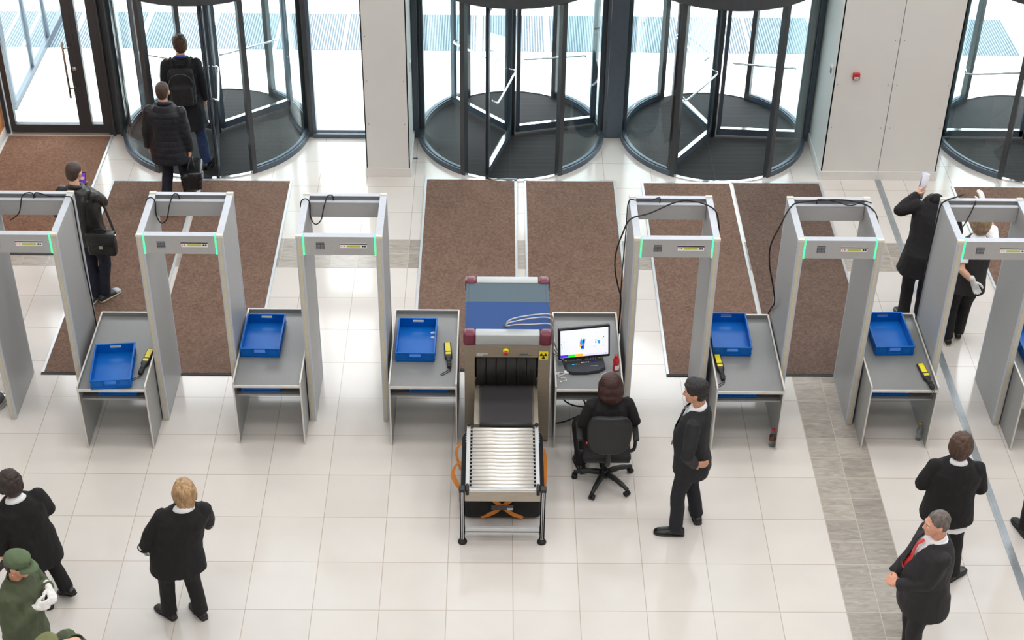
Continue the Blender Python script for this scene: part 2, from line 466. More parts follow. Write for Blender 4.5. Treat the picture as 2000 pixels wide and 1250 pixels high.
clad_column('wall_column', -1.613, -1.067, 17.555, 18.66, [])
clad_column('wall_pier', 4.136, 5.592, 17.565, 18.75, [4.858])
mb = MB()
def skirting(mb, x0, x1, y0, y1):
    mb.box(x0 - 0.016, x1 + 0.016, y0 - 0.016, y0, 0, 0.125, b=0.003)
    mb.box(x0 - 0.016, x0, y0, y1, 0, 0.125, b=0.003); mb.box(x1, x1 + 0.016, y0, y1, 0, 0.125, b=0.003)
skirting(mb, -1.613, -1.067, 17.555, 18.5)
struct('baseboard_column', mb, M['base'])
mb = MB(); skirting(mb, 4.136, 5.592, 17.565, 18.6)
struct('baseboard_pier', mb, M['base'])

# posts and transoms of the glazed front, each bay separately
def post(name, x0, x1, y0=FY - 0.08, y1=FY + 0.08, z1=14, m='dark'):
    struct(name, MB().box(x0, x1, y0, y1, 0, z1, b=0.006), M[m])
post('trim_2', -6.41, -6.36, FY - 0.05, FY + 0.05)
mb = MB(); mb.box(-5.0, -4.965, FY - 0.10, FY + 0.08, 0, 14, b=0.004); mb.box(-4.965, -4.90, FY - 0.04, FY + 0.08, 0, 14); mb.box(-4.90, -4.875, FY - 0.10, FY + 0.08, 0, 14, b=0.004)
struct('trim_3', mb, M['dark'])
post('trim_4', -2.44, -2.385)
mb = MB(); mb.box(-1.066, -1.0, FY - 0.07, FY + 0.08, 0, 14, b=0.005); mb.box(-1.0, -0.992, FY - 0.1, FY - 0.02, 0, 2.4)
struct('trim_5', mb, M['dark2'])
mb = MB(); mb.box(1.418, 1.455, FY - 0.03, FY + 0.08, 0, 14, b=0.004); mb.box(1.460, 1.675, FY - 0.045, FY + 0.08, 0, 14, b=0.004)
struct('trim_6', mb, M['dark2'])
post('trim_7', 4.075, 4.132, m='dark2')
post('trim_8', 5.80, 5.855, m='dark2')
post('trim_9', 8.29, 8.36)
# band over the doors, open glazing above it, a floor slab, then the tall upper glazing
mb = MB(); mb.box(-6.41, 14, FY - 0.06, FY + 0.08, 2.74, 2.94); mb.box(-6.41, 14, FY - 0.25, FY + 0.15, 4.7, 7.2)
struct('wall_front', mb, M['wall'])
struct('wall_front_side', MB().box(8.36, 14, FY - 0.06, FY + 0.08, 0, 2.74), M['wall'])
mb = MB()
for x in (-4.2, -2.0, 0.2, 2.4, 6.8, 9.0, 11.2):
    mb.box(x - 0.05, x + 0.05, FY - 0.05, FY + 0.05, 7.2, 14)
mb.box(-6.4, 14, FY - 0.05, FY + 0.05, 9.6, 9.72); mb.box(-6.4, 14, FY - 0.05, FY + 0.05, 12.0, 12.12)
struct('trim_10', mb, M['dark'])
struct('window_3', MB().box(-6.4, 14, FY + 0.06, FY + 0.075, 7.2, 14), glass_mat('sky_dimming_glass', (0.52, 0.55, 0.56, 1)))  # unseen pane, added to dim the high sky light and its floor reflection

def window(n, x0, x1, sill=0.06):
    fr = MB()
    fr.box(x0, x0 + 0.045, FY - 0.06, FY + 0.06, 0, 2.74); fr.box(x1 - 0.03, x1, FY - 0.06, FY + 0.06, 0, 2.74)
    fr.box(x0, x1, FY - 0.10, FY + 0.06, 0, sill); fr.box(x0, x1, FY - 0.06, FY + 0.06, 2.6, 2.74)
    o = struct('window_%d' % n, fr, M['dark2'])
    MB().box(x0 + 0.045, x1 - 0.03, FY - 0.03, FY + 0.05, sill, sill + 0.025).build('window_sill', M['gate_top'], o)
    MB().box(x0 + 0.045, x1 - 0.03, FY + 0.02, FY + 0.032, sill, 2.6).build('window_pane', M['glass'], o)
window(1, -2.385, -1.60)
window(2, 5.592, 5.80)

# hinged glass door at the left
fr = MB()
fr.box(-6.36, -5.0, FY - 0.03, FY + 0.05, 2.42, 2.74); fr.box(-5.06, -5.0, FY - 0.05, FY + 0.05, 0, 2.42)
door = struct('door_1', fr, M['dark'])
MB().box(-6.33, -5.06, FY - 0.06, FY + 0.06, 0, 0.022).build('threshold', M['steel'], door)
lf = MB()
lf.box(-6.34, -6.27, FY - 0.04, FY + 0.03, 0.025, 2.41); lf.box(-5.434, -5.335, FY - 0.04, FY + 0.03, 0.025, 2.41)
lf.box(-6.27, -5.434, FY - 0.04, FY + 0.03, 0.025, 0.135); lf.box(-6.27, -5.434, FY - 0.04, FY + 0.03, 2.3, 2.41)
leaf = lf.build('door_leaf', M['dark'], door)
MB().box(-6.27, -5.434, FY - 0.008, FY + 0.006, 0.135, 2.3).build('glass_pane', M['glass'], leaf)
hb = MB(); hb.cyl((-5.472, FY - 0.105, 0.57), (-5.472, FY - 0.105, 1.36), 0.014)
for z in (0.70, 1.27): hb.tube([(-5.472, FY - 0.105, z), (-5.40, FY - 0.10, z + 0.012), (-5.385, FY - 0.04, z + 0.012)], 0.009)
hb.build('pull_handle', M['brass'], leaf)
MB().cyl((-5.385, FY - 0.05, 0.955), (-5.385, FY - 0.038, 0.955), 0.028).build('lock_cylinder', M['silver'], leaf)
lf = MB()
lf.box(-5.333, -5.27, FY - 0.04, FY + 0.03, 0.025, 2.41); lf.box(-5.125, -5.062, FY - 0.04, FY + 0.03, 0.025, 2.41)
lf.box(-5.27, -5.125, FY - 0.04, FY + 0.03, 0.025, 0.145); lf.box(-5.27, -5.125, FY - 0.04, FY + 0.03, 2.3, 2.41)
leaf2 = lf.build('side_leaf', M['dark'], door)
MB().box(-5.27, -5.125, FY - 0.008, FY + 0.006, 0.145, 2.3).build('glass_pane', M['glass'], leaf2)

# glass lobby screen running outwards, beyond the hinged door
sc = thing('glass_screen', 'glass screen with pale metal posts standing outside beyond the hinged door', 'glass partition', (-6.46, 20.9, 0))
MB().box(-0.035, 0.035, -1.72, 1.6, 0, 0.09, b=0.004).build('bottom_rail', M['dark2'], sc)
for y in (-1.68, -0.62, 0.3, 1.56):
    MB().box(-0.03, 0.03, y - 0.03, y + 0.03, 0.09, 2.7).build('post', M['dark2'], sc)
for a, b in ((-1.65, -0.65), (-0.59, 0.27), (0.33, 1.53)):
    MB().box(-0.006, 0.006, a, b, 0.09, 2.7).build('glass_pane', M['glass'], sc)
MB().box(-0.035, 0.035, -1.72, 1.6, 2.7, 2.76).build('top_rail', M['dark2'], sc)

# row of outdoor floor grates
ORD = ['first', 'second', 'third', 'fourth', 'fifth', 'sixth', 'seventh', 'eighth', 'ninth', 'tenth', 'eleventh', 'twelfth', 'thirteenth', 'fourteenth', 'fifteenth', 'sixteenth']
gx = -8.09
for k in range(16):
    x0 = gx + k * 0.982
    mb = MB(); mb.box(x0 + 0.03, x0 + 0.955, 21.03, 22.2, -0.004, 0.004)
    g = mb.build('floor_grate', M['grate'])
    tag(g, 'grey slatted metal floor grate on the paving outside, %s in the row from the left' % ORD[k], 'grate', 'outdoor floor grates beyond the doors')

# ------------------------------------------------------------------ revolving doors
def rev_door(cx, angs, label, bars=True):
    R = 1.2
    t = thing('revolving_door', label, 'revolving door', (cx, 18.65, 0), 0, 'revolving doors in the glazed front')
    mb = MB(); mb.lathe([(0.001, 0.0), (R - 0.03, 0.0), (R - 0.03, 0.002), (0.001, 0.002)], 64, smooth=False)
    mb.build('floor_matting', M['matrib'], t)
    mb = MB()
    a0, a1 = radians(239.5), radians(300.5)
    mb.arc(0, 0, R - 0.035, R + 0.01, a0, a1, 0, 0.014, 18); mb.arc(0, 0, R - 0.035, R + 0.01, a0 - pi, a1 - pi, 0, 0.014, 18)
    mb.build('threshold_ring', M['chrome'], t)
    for b0, b1 in ((radians(180.5), a0), (a1, radians(359.5)), (radians(0.5), a0 - pi), (a1 - pi, radians(179.5))):
        curb = MB(); curb.arc(0, 0, R - 0.055, R + 0.02, b0, b1, 0, 0.075, 22)
        curb.arc(0, 0, R - 0.035, R - 0.005, b0, b1, 0.075, 0.085, 22)
        c = curb.build('curved_base_rail', M['dark2'], t)
        g = MB(); g.arc(0, 0, R - 0.022, R - 0.01, b0, b1, 0.085, 2.38, 22)
        gg = g.build('curved_glass', M['cglass'], t)
        for p in gg.data.polygons: p.use_smooth = True
        gg.data.set_sharp_from_angle(angle=radians(30))
    for a in (a0, a1, a0 - pi, a1 - pi, radians(180), radians(0)):
        p = MB(); mt = Matrix.Rotation(a, 4, 'Z')
        w = 0.032 if a not in (radians(180), radians(0)) else 0.022
        p.box(R - 0.065, R + 0.022, -w, w, 0, 2.38, b=0.004, M=mt)
        p.build('post', M['dark'], t)
    can = MB(); can.lathe([(0.001, 2.38), (R + 0.03, 2.38), (R + 0.05, 2.40), (R + 0.05, 2.72), (R, 2.74), (0.001, 2.74)], 72, smooth=False)
    can.build('canopy_drum', M['dark'], t)
    MB().cyl((0, 0, 0.002), (0, 0, 2.38), 0.045, n=16).build('centre_post', M['dark'], t)
    for a in angs:
        mt = Matrix.Rotation(radians(a), 4, 'Z')
        r0, r1 = 0.06, R - 0.07
        f = MB()
        f.box(r0, r0 + 0.05, -0.022, 0.022, 0.03, 2.34, M=mt); f.box(r1 - 0.05, r1, -0.022, 0.022, 0.03, 2.34, M=mt)
        f.box(r0, r1, -0.022, 0.022, 0.03, 0.12, M=mt); f.box(r0, r1, -0.022, 0.022, 2.26, 2.34, M=mt)
        lf = f.build('door_wing', M['dark2'], t)
        MB().box(r0 + 0.05, r1 - 0.05, -0.004, 0.004, 0.12, 2.26, M=mt).build('glass_pane', M['glass'], lf)
        MB().box(r0 + 0.04, r1 - 0.04, -0.026, 0.026, 0.116, 0.126, M=mt).build('glazing_bead', M['chrome'], lf)
        MB().box(r1, r1 + 0.03, -0.006, 0.006, 0.02, 2.36, M=mt).build('brush_seal', M['black'], lf)
        b = MB()
        for sg in (1,):
            b.tube(bez([mt @ V((r0 + 0.14, sg * 0.022, 1.06)), mt @ V((r0 + 0.13, sg * 0.075, 1.05)), mt @ V((r0 + 0.20, sg * 0.095, 1.02)),
                        mt @ V((r1 - 0.20, sg * 0.095, 0.99)), mt @ V((r1 - 0.13, sg * 0.075, 1.01)), mt @ V((r1 - 0.14, sg * 0.022, 1.02))], 5), 0.013, 8)
        b.build('push_bar', M['chrome'], lf)
    return t
rev_door(-3.65, (278, 38, 158), 'leftmost glass revolving door, with the man wearing a backpack inside it')
rev_door(0.215, (254, 14, 134), 'empty glass revolving door directly right of the narrow white column')
rev_door(2.87, (235, 356, 112), 'empty glass revolving door directly left of the wide white pier')
rev_door(7.05, (180, 305, 60), 'glass revolving door at the far right beyond the wide pier')

# ------------------------------------------------------------------ entrance mats
def floor_mat(x0, x1, y0, y1, label, m, edges='lrtb'):
    t = thing('entrance_mat', label, 'floor mat', ((x0 + x1) / 2, (y0 + y1) / 2, 0), 0, 'brown entrance mats')
    w, h = (x1 - x0) / 2, (y1 - y0) / 2
    mb = MB()
    nx, ny = 16, max(8, int(h * 14))
    top = []
    for j in range(ny + 1):
        for i in range(nx + 1):
            x = -w + 2 * w * i / nx; y = -h + 2 * h * j / ny
            z = 0.012 + (0.0025 * noise.noise(V((x * 3, y * 5, x0))) if 0 < i < nx and 0 < j < ny else 0)
            top.append((x, y, z))
    fs = []
    for j in range(ny):
        for i in range(nx):
            a = j * (nx + 1) + i
            fs.append((a, a + 1, a + nx + 2, a + nx + 1))
    mb.add(top, fs, True); mb.box(-w, w, -h, h, 0.0005, 0.0105)
    mb.build('carpet_pile', M[m], t)
    e = MB(); s = 0.028
    if 'l' in edges: e.box(-w - s, -w, -h, h, 0, 0.014)
    if 'r' in edges: e.box(w, w + s, -h, h, 0, 0.014)
    if 't' in edges: e.box(-w - s, w + s, h, h + s, 0, 0.014)
    if e.v: e.build('metal_edging', M['silver'], t)
    e = MB(); e.box(-w - s, w + s, -h - 0.03, -h, 0, 0.010); e.build('rubber_edge', M['rubber'], t)
floor_mat(-6.36, -5.03, 15.75, 18.48, 'russet brown carpet mat in front of the hinged door at far left', 'carpet_red', 'r')
floor_mat(-4.77, -3.74, 13.5, 17.37, 'brown carpet mat under the standing man with phone, left of a mat pair', 'carpet', 'lrt')
floor_mat(-3.66, -2.57, 13.5, 17.40, 'brown carpet mat leading to the leftmost revolving door, right of a mat pair', 'carpet', 'rt')
floor_mat(-0.85, 0.25, 13.6, 17.47, 'brown carpet mat directly behind the scanner, left one of its pair', 'carpet', 'lrt')
floor_mat(0.40, 1.50, 14.3, 17.45, 'brown carpet mat behind the monitor desk, right of the scanner', 'carpet', 'lrt')
floor_mat(1.88, 2.965, 13.53, 17.42, 'brown carpet mat running under the gate with the looping cable', 'carpet', 'lrt')
floor_mat(3.02, 4.10, 13.55, 17.44, 'dark brown carpet mat in front of the wide pier, lit by a light patch', 'carpet_dk', 'rt')
floor_mat(5.80, 8.0, 13.6, 17.38, 'pale brown carpet mat by the rightmost revolving door', 'carpet', 'lt')

# fire call point and small sensors on the columns
t = thing('fire_call_point', 'small red fire alarm call point on the wide white pier', 'fire alarm', (4.393, 17.565, 1.476))
MB().box(-0.042, 0.042, -0.045, 0, -0.042, 0.042, b=0.006).build('housing', M['alarm'], t)
MB().box(-0.026, 0.026, -0.047, -0.044, -0.028, 0.0).build('break_glass', M['white'], t)
MB().box(-0.01, 0.01, -0.047, -0.044, 0.012, 0.022).build('indicator', M['maroon'], t)
MB().box(-0.018, 0.018, -0.048, -0.0465, -0.018, -0.012).build('label_print', M['black'], t)
def sensor(x, sgn, y, z, label):
    t = thing('door_switch', label, 'switch', (x, y, z))
    MB().box(min(0, sgn * 0.02), max(0, sgn * 0.02), -0.045, 0.045, -0.07, 0.07, b=0.003).build('cover', M['white'], t)
    a, b = sorted((sgn * 0.019, sgn * 0.026))
    MB().box(a, b, -0.03, 0.03, -0.045, 0.03).build('rocker', M['grille'], t)
sensor(-1.067, 1, 18.0, 1.33, 'white wall switch on the right side of the narrow white column')
sensor(-1.613, -1, 18.0, 1.33, 'white wall switch on the left side of the narrow white column')
sensor(4.136, -1, 17.72, 1.47, 'white wall switch on the left side of the wide pier')
# ------------------------------------------------------------------ walk-through metal detectors
GW, GD, GH, GT = 0.41, 0.39, 2.265, 0.066      # half width, half depth, height, panel thickness
def gate_proto(label):
    t = thing('walk_through_metal_detector', label, 'metal detector', (0, 0, 0), 0, 'walk-through metal detector gates')
    for s in (-1, 1):
        x0, x1 = sorted((s * GW, s * (GW - GT)))
        p = MB()
        p.box(x0 + 0.004, x1 - 0.004, -GD + 0.03, GD - 0.03, 0.012, GH - 0.012)
        p.box(x0 + 0.002, x1 - 0.002, -GD + 0.02, GD - 0.02, 0.0, 0.02)
        for z in (0.55, 1.25, 1.9, 2.15):
            for sg, xx in ((-1, x0), (1, x1)):
                p.cyl((xx + 0.002 * -sg, -GD + 0.06, z), (xx - 0.004 * -sg * -1, -GD + 0.06, z), 0.007, n=8)
        sp = p.build('side_panel', M['gate'], t)
        e = MB()
        e.box(x0, x1, -GD, -GD + 0.032, 0.0, GH - 0.02, b=0.006); e.box(x0, x1, GD - 0.032, GD, 0.0, GH - 0.02, b=0.006)
        e.box(x0, x1, -GD + 0.03, GD - 0.03, GH - 0.014, GH, b=0.003)
        e.build('aluminium_edge', M['gate_top'], sp)
        MB().box(x0 + 0.017, x1 - 0.021, -GD - 0.004, -GD + 0.002, 0.004, GH - 0.03).build('sensor_strip', M['amber'], sp)
        for y0, y1 in ((-GD - 0.002, -GD + 0.034), (GD - 0.034, GD + 0.002)):
            MB().box(x0 - 0.001, x1 + 0.001, y0, y1, GH - 0.02, GH + 0.008, b=0.004).build('corner_cap', M['cream'], sp)
    xi = GW - GT
    zb = GH - 0.205
    f = MB(); f.box(-xi, xi, -GD + 0.002, -GD + 0.068, zb, GH - 0.006)
    bar = f.build('front_crossbar', M['gate_bar'], t)
    MB().box(-xi, xi, -GD + 0.0015, -GD + 0.07, GH - 0.006, GH, b=0.002).build('top_trim', M['gate_top'], bar)
    g = MB(); y = -GD
    for i in range(4):
        for j in range(2):
            g.box(-0.215 + j * 0.036, -0.182 + j * 0.036, y - 0.003, y + 0.004, GH - 0.082 - i * 0.018, GH - 0.070 - i * 0.018)
    gb = MB(); gb.box(-0.219, -0.142, y - 0.0005, y + 0.004, GH - 0.14, GH - 0.066)
    sg = gb.build('speaker_grille', M['black'], bar)
    g.build('grille_bars', M['slat'], bar)
    MB().box(0.01, 0.26, y - 0.001, y + 0.004, GH - 0.125, GH - 0.07).build('control_panel', M['white'], bar)
    MB().box(0.008, 0.262, y - 0.003, y + 0.004, GH - 0.084, GH - 0.072).build('black_stripe', M['black'], bar)
    MB().box(0.07, 0.20, y - 0.003, y + 0.004, GH - 0.113, GH - 0.094).build('display', M['lcd'], bar)
    MB().cyl((0.022, y - 0.003, GH - 0.103), (0.022, y + 0.002, GH - 0.103), 0.007, n=10).build('red_lamp', M['redled'], bar)
    MB().cyl((0.045, y - 0.003, GH - 0.103), (0.045, y + 0.002, GH - 0.103), 0.006, n=10).build('keyhole', M['grille'], bar)
    for x in (0.222, 0.243):
        MB().cyl((x, y - 0.004, GH - 0.103), (x, y + 0.002, GH - 0.103), 0.009, n=12).build('button', M['black'], bar)
    for s in (-1, 1):
        l = MB(); x0, x1 = sorted((s * xi, s * (xi - 0.011)))
        l.box(x0, x1, -GD - 0.004, -GD + 0.006, zb, GH + 0.002); l.box(x0, x1, -GD - 0.004, -GD + 0.05, GH - 0.004, GH + 0.003)
        l.build('led_bar', M['led'], t)
    r = MB()
    r.box(-xi, xi, GD - 0.028, GD - 0.002, zb - 0.0, GH - 0.002); r.box(-xi, xi, GD - 0.115, GD - 0.095, zb, GH - 0.035)
    r.box(-xi, xi, GD - 0.1, GD - 0.02, zb, GH - 0.085)
    rb = r.build('rear_crossbar', M['gate_bar'], t)
    q = MB(); q.box(-xi, xi, GD - 0.05, GD, GH - 0.008, GH + 0.0, b=0.002); q.box(-xi, xi, GD - 0.118, GD - 0.075, GH - 0.04, GH - 0.033)
    q.build('top_trim', M['gate_top'], rb)
    so = MB(); so.box(-0.255, -0.085, GD - 0.1, GD - 0.06, GH - 0.088, GH - 0.05)
    so.build('socket_block', M['grille'], rb)
    for x in (-0.225, -0.17, -0.115):
        MB().cyl((x, GD - 0.08, GH - 0.052), (x, GD - 0.08, GH - 0.046), 0.015, n=10).build('socket', M['black'], rb)
    return t
GY = 13.12
g0 = gate_proto('grey metal detector gate, leftmost, cut off by the left picture edge')
g0.location = (-4.53, GY, 0)
GATES = {1: g0}
for n, (x, lab) in {2: (-2.97, 'grey metal detector gate between the first two tables, carpet mats seen through it'),
                    3: (-1.465, 'grey metal detector gate with only white floor tiles seen through it'),
                    4: (1.735, 'grey metal detector gate right of the monitor desk, long black cable looping over it'),
                    5: (3.29, 'grey metal detector gate with dark brown carpet and a light patch seen through it'),
                    6: (4.807, 'rightmost grey metal detector gate, a blond officer standing behind it')}.items():
    GATES[n] = dup(g0, (x, GY, 0), label=lab)

def cable(name, pts, r, m, label, cat='cable', n=6, group=None):
    mb = MB(); mb.tube(bez(pts, n), r, 7)
    return tag(mb.build(name, M[m]), label, cat, group)
def gp(n, pts):
    c = GATES[n].location
    return [(c.x + x, c.y + y, z) for x, y, z in pts]
yk = GD - 0.08; PC = 'black gate cables'
def plug_loop(n, label):
    cable('power_cable', gp(n, [(-0.115, yk, 2.2), (-0.115, yk, 2.28), (-0.16, yk - 0.03, 2.30), (-0.20, yk - 0.08, 2.20), (-0.23, yk - 0.12, 2.08), (-0.29, yk - 0.12, 2.03),
                                (-0.335, yk - 0.09, 2.10), (-0.335, yk - 0.07, 2.24), (-0.37, yk - 0.06, 2.285), (-0.42, yk - 0.06, 2.25), (-0.425, yk - 0.06, 2.1), (-0.422, yk - 0.04, 1.6), (-0.422, yk, 0.9), (-0.424, yk + 0.02, 0.05)]), 0.006, 'rubber', label, group=PC)
plug_loop(2, 'black cable looping over the left panel of the gate between the two leftmost tables')
plug_loop(3, 'black cable looping over the left panel of the gate with white tiles through it')
cable('power_cable', gp(1, [(0.03, yk, 2.20), (0.02, yk, 2.29), (-0.06, yk - 0.05, 2.29), (-0.10, yk - 0.12, 2.14), (-0.2, yk - 0.12, 2.05)]), 0.006, 'rubber', 'short black cable hanging inside the rear bar of the leftmost gate', group=PC)
cable('power_cable', gp(1, [(0.04, yk, 2.20), (0.05, yk + 0.02, 2.28), (0.2, yk - 0.03, 2.275), (0.36, yk - 0.05, 2.285), (0.418, yk - 0.05, 2.25), (0.42, yk - 0.05, 2.0), (0.418, yk - 0.04, 1.5), (0.42, yk + 0.0, 1.0), (0.418, yk + 0.02, 0.5), (0.418, yk + 0.03, 0.03)]), 0.007, 'rubber', 'long black cable running down the outer right panel of the leftmost gate', group=PC)
cable('power_cable', [(2.165, 13.3, 0.75), (2.2, 13.3, 1.2), (2.215, 13.25, 1.76), (2.19, 13.2, 2.12), (2.12, 13.26, 2.285), (1.84, 13.35, 2.31), (1.5, 13.15, 2.29), (1.31, 13.05, 2.285), (1.24, 13.04, 2.12), (1.19, 13.05, 1.9), (1.19, 13.05, 1.7), (1.23, 13.1, 1.48), (1.285, 13.3, 1.2), (1.303, 13.4, 1.0), (1.30, 13.42, 0.8), (1.30, 13.6, 0.3), (1.30, 13.62, 0.02)], 0.008, 'rubber', 'longest black cable, in a big loop over the gate beside the monitor desk', group=PC)
cable('power_cable', gp(4, [(-0.115, yk, 2.2), (-0.115, yk, 2.29), (-0.2, yk - 0.02, 2.275), (-0.34, yk - 0.04, 2.285), (-0.42, yk - 0.02, 2.25), (-0.425, yk, 1.9), (-0.435, yk + 0.02, 1.3), (-0.43, yk + 0.03, 0.6), (-0.42, yk + 0.05, 0.02)]), 0.006, 'rubber', 'short black plug cable going over the left corner of the gate beside the monitor desk', group=PC)
cable('power_cable', [(3.735, 13.13, 1.95), (3.725, 13.16, 2.2), (3.66, 13.3, 2.285), (3.42, 13.40, 2.30), (3.01, 13.36, 2.30), (2.88, 13.27, 2.29), (2.79, 13.2, 2.13), (2.72, 13.2, 1.89), (2.74, 13.22, 1.64), (2.80, 13.25, 1.4), (2.855, 13.3, 1.14), (2.866, 13.5, 0.9), (2.868, 13.6, 0.7), (2.86, 13.62, 0.02)], 0.008, 'rubber', 'black cable arching over the gate with the dark carpet behind it', group=PC)
cable('power_cable', gp(5, [(-0.115, yk, 2.2), (-0.115, yk, 2.285), (0.05, yk, 2.265), (0.2, yk - 0.05, 2.25), (0.33, yk - 0.02, 2.28), (0.40, yk - 0.06, 2.285)]), 0.006, 'rubber', 'thin black plug cable lying along the rear bar of the gate with dark carpet behind', group=PC)
cable('power_cable', gp(6, [(-0.08, yk, 2.2), (-0.08, yk, 2.28), (-0.12, yk - 0.06, 2.2), (-0.2, yk - 0.13, 2.06), (-0.28, yk - 0.14, 1.98)]), 0.006, 'rubber', 'short black plug cable hanging from the rear bar of the rightmost gate', group=PC)
cable('power_cable', gp(6, [(-0.18, GD + 0.01, 2.30), (-0.27, yk + 0.05, 2.29), (-0.36, yk, 2.29), (-0.422, yk - 0.02, 2.24), (-0.425, yk, 2.0), (-0.42, yk + 0.05, 1.6), (-0.42, yk + 0.06, 1.0), (-0.42, yk + 0.07, 0.02)]), 0.008, 'rubber', 'black cable hooked over the left rear corner of the rightmost gate', group=PC)

# ------------------------------------------------------------------ inspection tables
def table_proto(label):
    t = thing('inspection_table', label, 'table', (0, 0, 0), 0, 'grey side tables between the gates')
    W, D = 0.335, 1.24
    MB().box(-W + 0.014, W - 0.014, 0.006, D - 0.01, 0.725, 0.748).build('tabletop', M['tabletop'], t)
    for s in (-1, 1):
        x0, x1 = sorted((s * W, s * (W - 0.014)))
        p = MB().box(x0, x1, 0.004, D - 0.004, 0.004, 0.785).build('side_panel', M['tableside'], t)
        e = MB()
        e.box(x0 - 0.001, x1 + 0.001, 0, D, 0.782, 0.792, b=0.002); e.box(x0 - 0.001, x1 + 0.001, -0.002, 0.006, 0, 0.79, b=0.002); e.box(x0 - 0.001, x1 + 0.001, D - 0.006, D + 0.002, 0, 0.79)
        e.build('edge_trim', M['edge'], p)
    MB().box(-W + 0.012, W - 0.012, -0.002, 0.010, 0.722, 0.751, b=0.002).build('front_edge_trim', M['edge'], t)
    b = MB().box(-W + 0.014, W - 0.014, D - 0.014, D, 0.45, 0.785).build('back_panel', M['tableside'], t)
    MB().box(-W + 0.012, W - 0.012, D - 0.018, D + 0.002, 0.782, 0.793, b=0.002).build('edge_trim', M['edge'], b)
    MB().box(-W + 0.014, W - 0.014, 0.075, D - 0.02, 0.565, 0.583).build('shelf', M['tableside'], t)
    return t
TX = {1: (-3.725, 12.29), 2: (-2.22, 12.37), 3: (-0.69, 12.365), 4: (0.945, 12.335), 5: (2.53, 12.32), 6: (4.055, 12.36), 7: (5.565, 12.34)}
TL = {1: 'leftmost grey table, holding a blue crate askew and a handheld wand',
      2: 'grey table holding only one blue crate at its far end',
      3: 'grey table immediately left of the baggage scanner, holding crate and wand',
      4: 'grey table used as a desk for the monitor and keyboard',
      5: 'grey table behind the man with his hand on his hip',
      6: 'grey table with the bottle with gold cap on the floor beneath it',
      7: 'rightmost grey table, cut off by the right picture edge'}
t0 = table_proto(TL[1]); t0.location = (TX[1][0], TX[1][1], 0)
for n in range(2, 8):
    dup(t0, (TX[n][0], TX[n][1], 0), label=TL[n])

# ------------------------------------------------------------------ blue crates
def crate_proto(label):
    t = thing('blue_crate', label, 'crate', (0, 0, 0), 0, 'blue plastic crates')
    w, l, h, k = 0.2, 0.3, 0.118, 0.006
    b = MB()
    b.box(-w + 0.014, w - 0.014, -l + 0.014, l - 0.014, 0.0, 0.01)
    def wall(p0, p1, ang):
        pass
    # long walls, outside ribs and a stacking foot
    for s in (-1, 1):
        x0, x1 = sorted((s * (w - 0.008), s * (w - 0.014)))
        b.box(x0, x1, -l + 0.01, l - 0.01, 0.004, h)
        for y in (-0.2, -0.1, 0.0, 0.1, 0.2):
            xa, xb = sorted((s * (w - 0.008), s * (w - 0.001)))
            b.box(xa, xb, y - 0.004, y + 0.004, 0.028, h - 0.02)
        xa, xb = sorted((s * (w - 0.008), s * (w - 0.001)))
        b.box(xa, xb, -l + 0.012, l - 0.012, 0.026, 0.032)
        # short walls are built around their hand hole
        y0, y1 = sorted((s * (l - 0.008), s * (l - 0.014)))
        b.box(-w + 0.01, -0.055, y0, y1, 0.004, h); b.box(0.055, w - 0.01, y0, y1, 0.004, h)
        b.box(-0.055, 0.055, y0, y1, 0.004, 0.068); b.box(-0.055, 0.055, y0, y1, 0.098, h)
        ya, yb = sorted((s * (l - 0.008), s * (l - 0.001)))
        b.box(-w + 0.012, w - 0.012, ya, yb, 0.026, 0.032)
        for x in (-0.17, -0.075, 0.075, 0.17): b.box(x - 0.004, x + 0.004, ya, yb, 0.028, h - 0.02)
        b.box(-0.062, 0.062, ya, yb, 0.060, 0.068)
    b.build('crate_body', M['blue'], t)
    r = MB()
    for s in (-1, 1):
        x0, x1 = sorted((s * w, s * (w - 0.017))); r.box(x0, x1, -l, l, h - 0.014, h, b=0.004)
        y0, y1 = sorted((s * l, s * (l - 0.017))); r.box(-w + 0.01, w - 0.01, y0, y1, h - 0.014, h, b=0.004)
    r.build('rim', M['blue'], t)
    return t
ZT = 0.7485
c0 = crate_proto('blue plastic crate sitting askew on the leftmost table')
c0.location = (-3.755, 12.595, ZT); c0.rotation_euler = (0, 0, 0.10)
CR = [((-2.335, 13.115, ZT), -0.01, 'blue plastic crate on the table that holds no wand'),
      ((-0.777, 13.06, ZT), -0.015, 'blue plastic crate with bits of white paper in it, left of the scanner'),
      ((2.41, 13.185, ZT), -0.005, 'blue plastic crate on the table behind the man with hand on hip'),
      ((4.05, 13.215, ZT), 0.03, 'blue plastic crate at the feet of the person raising a paper roll'),
      ((5.54, 13.07, ZT), 0.02, 'blue plastic crate at the right picture edge'),
      ((-3.70, 12.69, 0.5835), 0.0, 'blue crate on the shelf under the leftmost table'),
      ((-2.30, 12.76, 0.5835), 0.0, 'blue crate on the shelf under the table without a wand'),
      ((-0.64, 12.775, 0.5835), 0.0, 'blue crate on the shelf under the table left of the scanner'),
      ((2.425, 12.725, 0.5835), 0.0, 'blue crate on the shelf under the table behind the man with hand on hip'),
      ((3.95, 12.77, 0.5835), 0.0, 'blue crate on the shelf under the table with a gold capped bottle')]
for loc, rz, lab in CR:
    dup(c0, loc, rz, lab)
for (x, y, a, lab) in ((-0.622, 13.245, 0.3, 'upper of two white paper scraps stuck in the crate by the scanner'), (-0.618, 13.165, -0.4, 'lower of two white paper scraps in the crate by the scanner')):
    mb = MB(); mb.box(-0.02, 0.02, -0.015, 0.015, 0, 0.0015, M=Matrix.Rotation(a, 4, 'Z'))
    o = mb.build('paper_scrap', M['paper']); o.location = (x, y, ZT + 0.0105); tag(o, lab, 'paper', 'paper scraps in the crate')
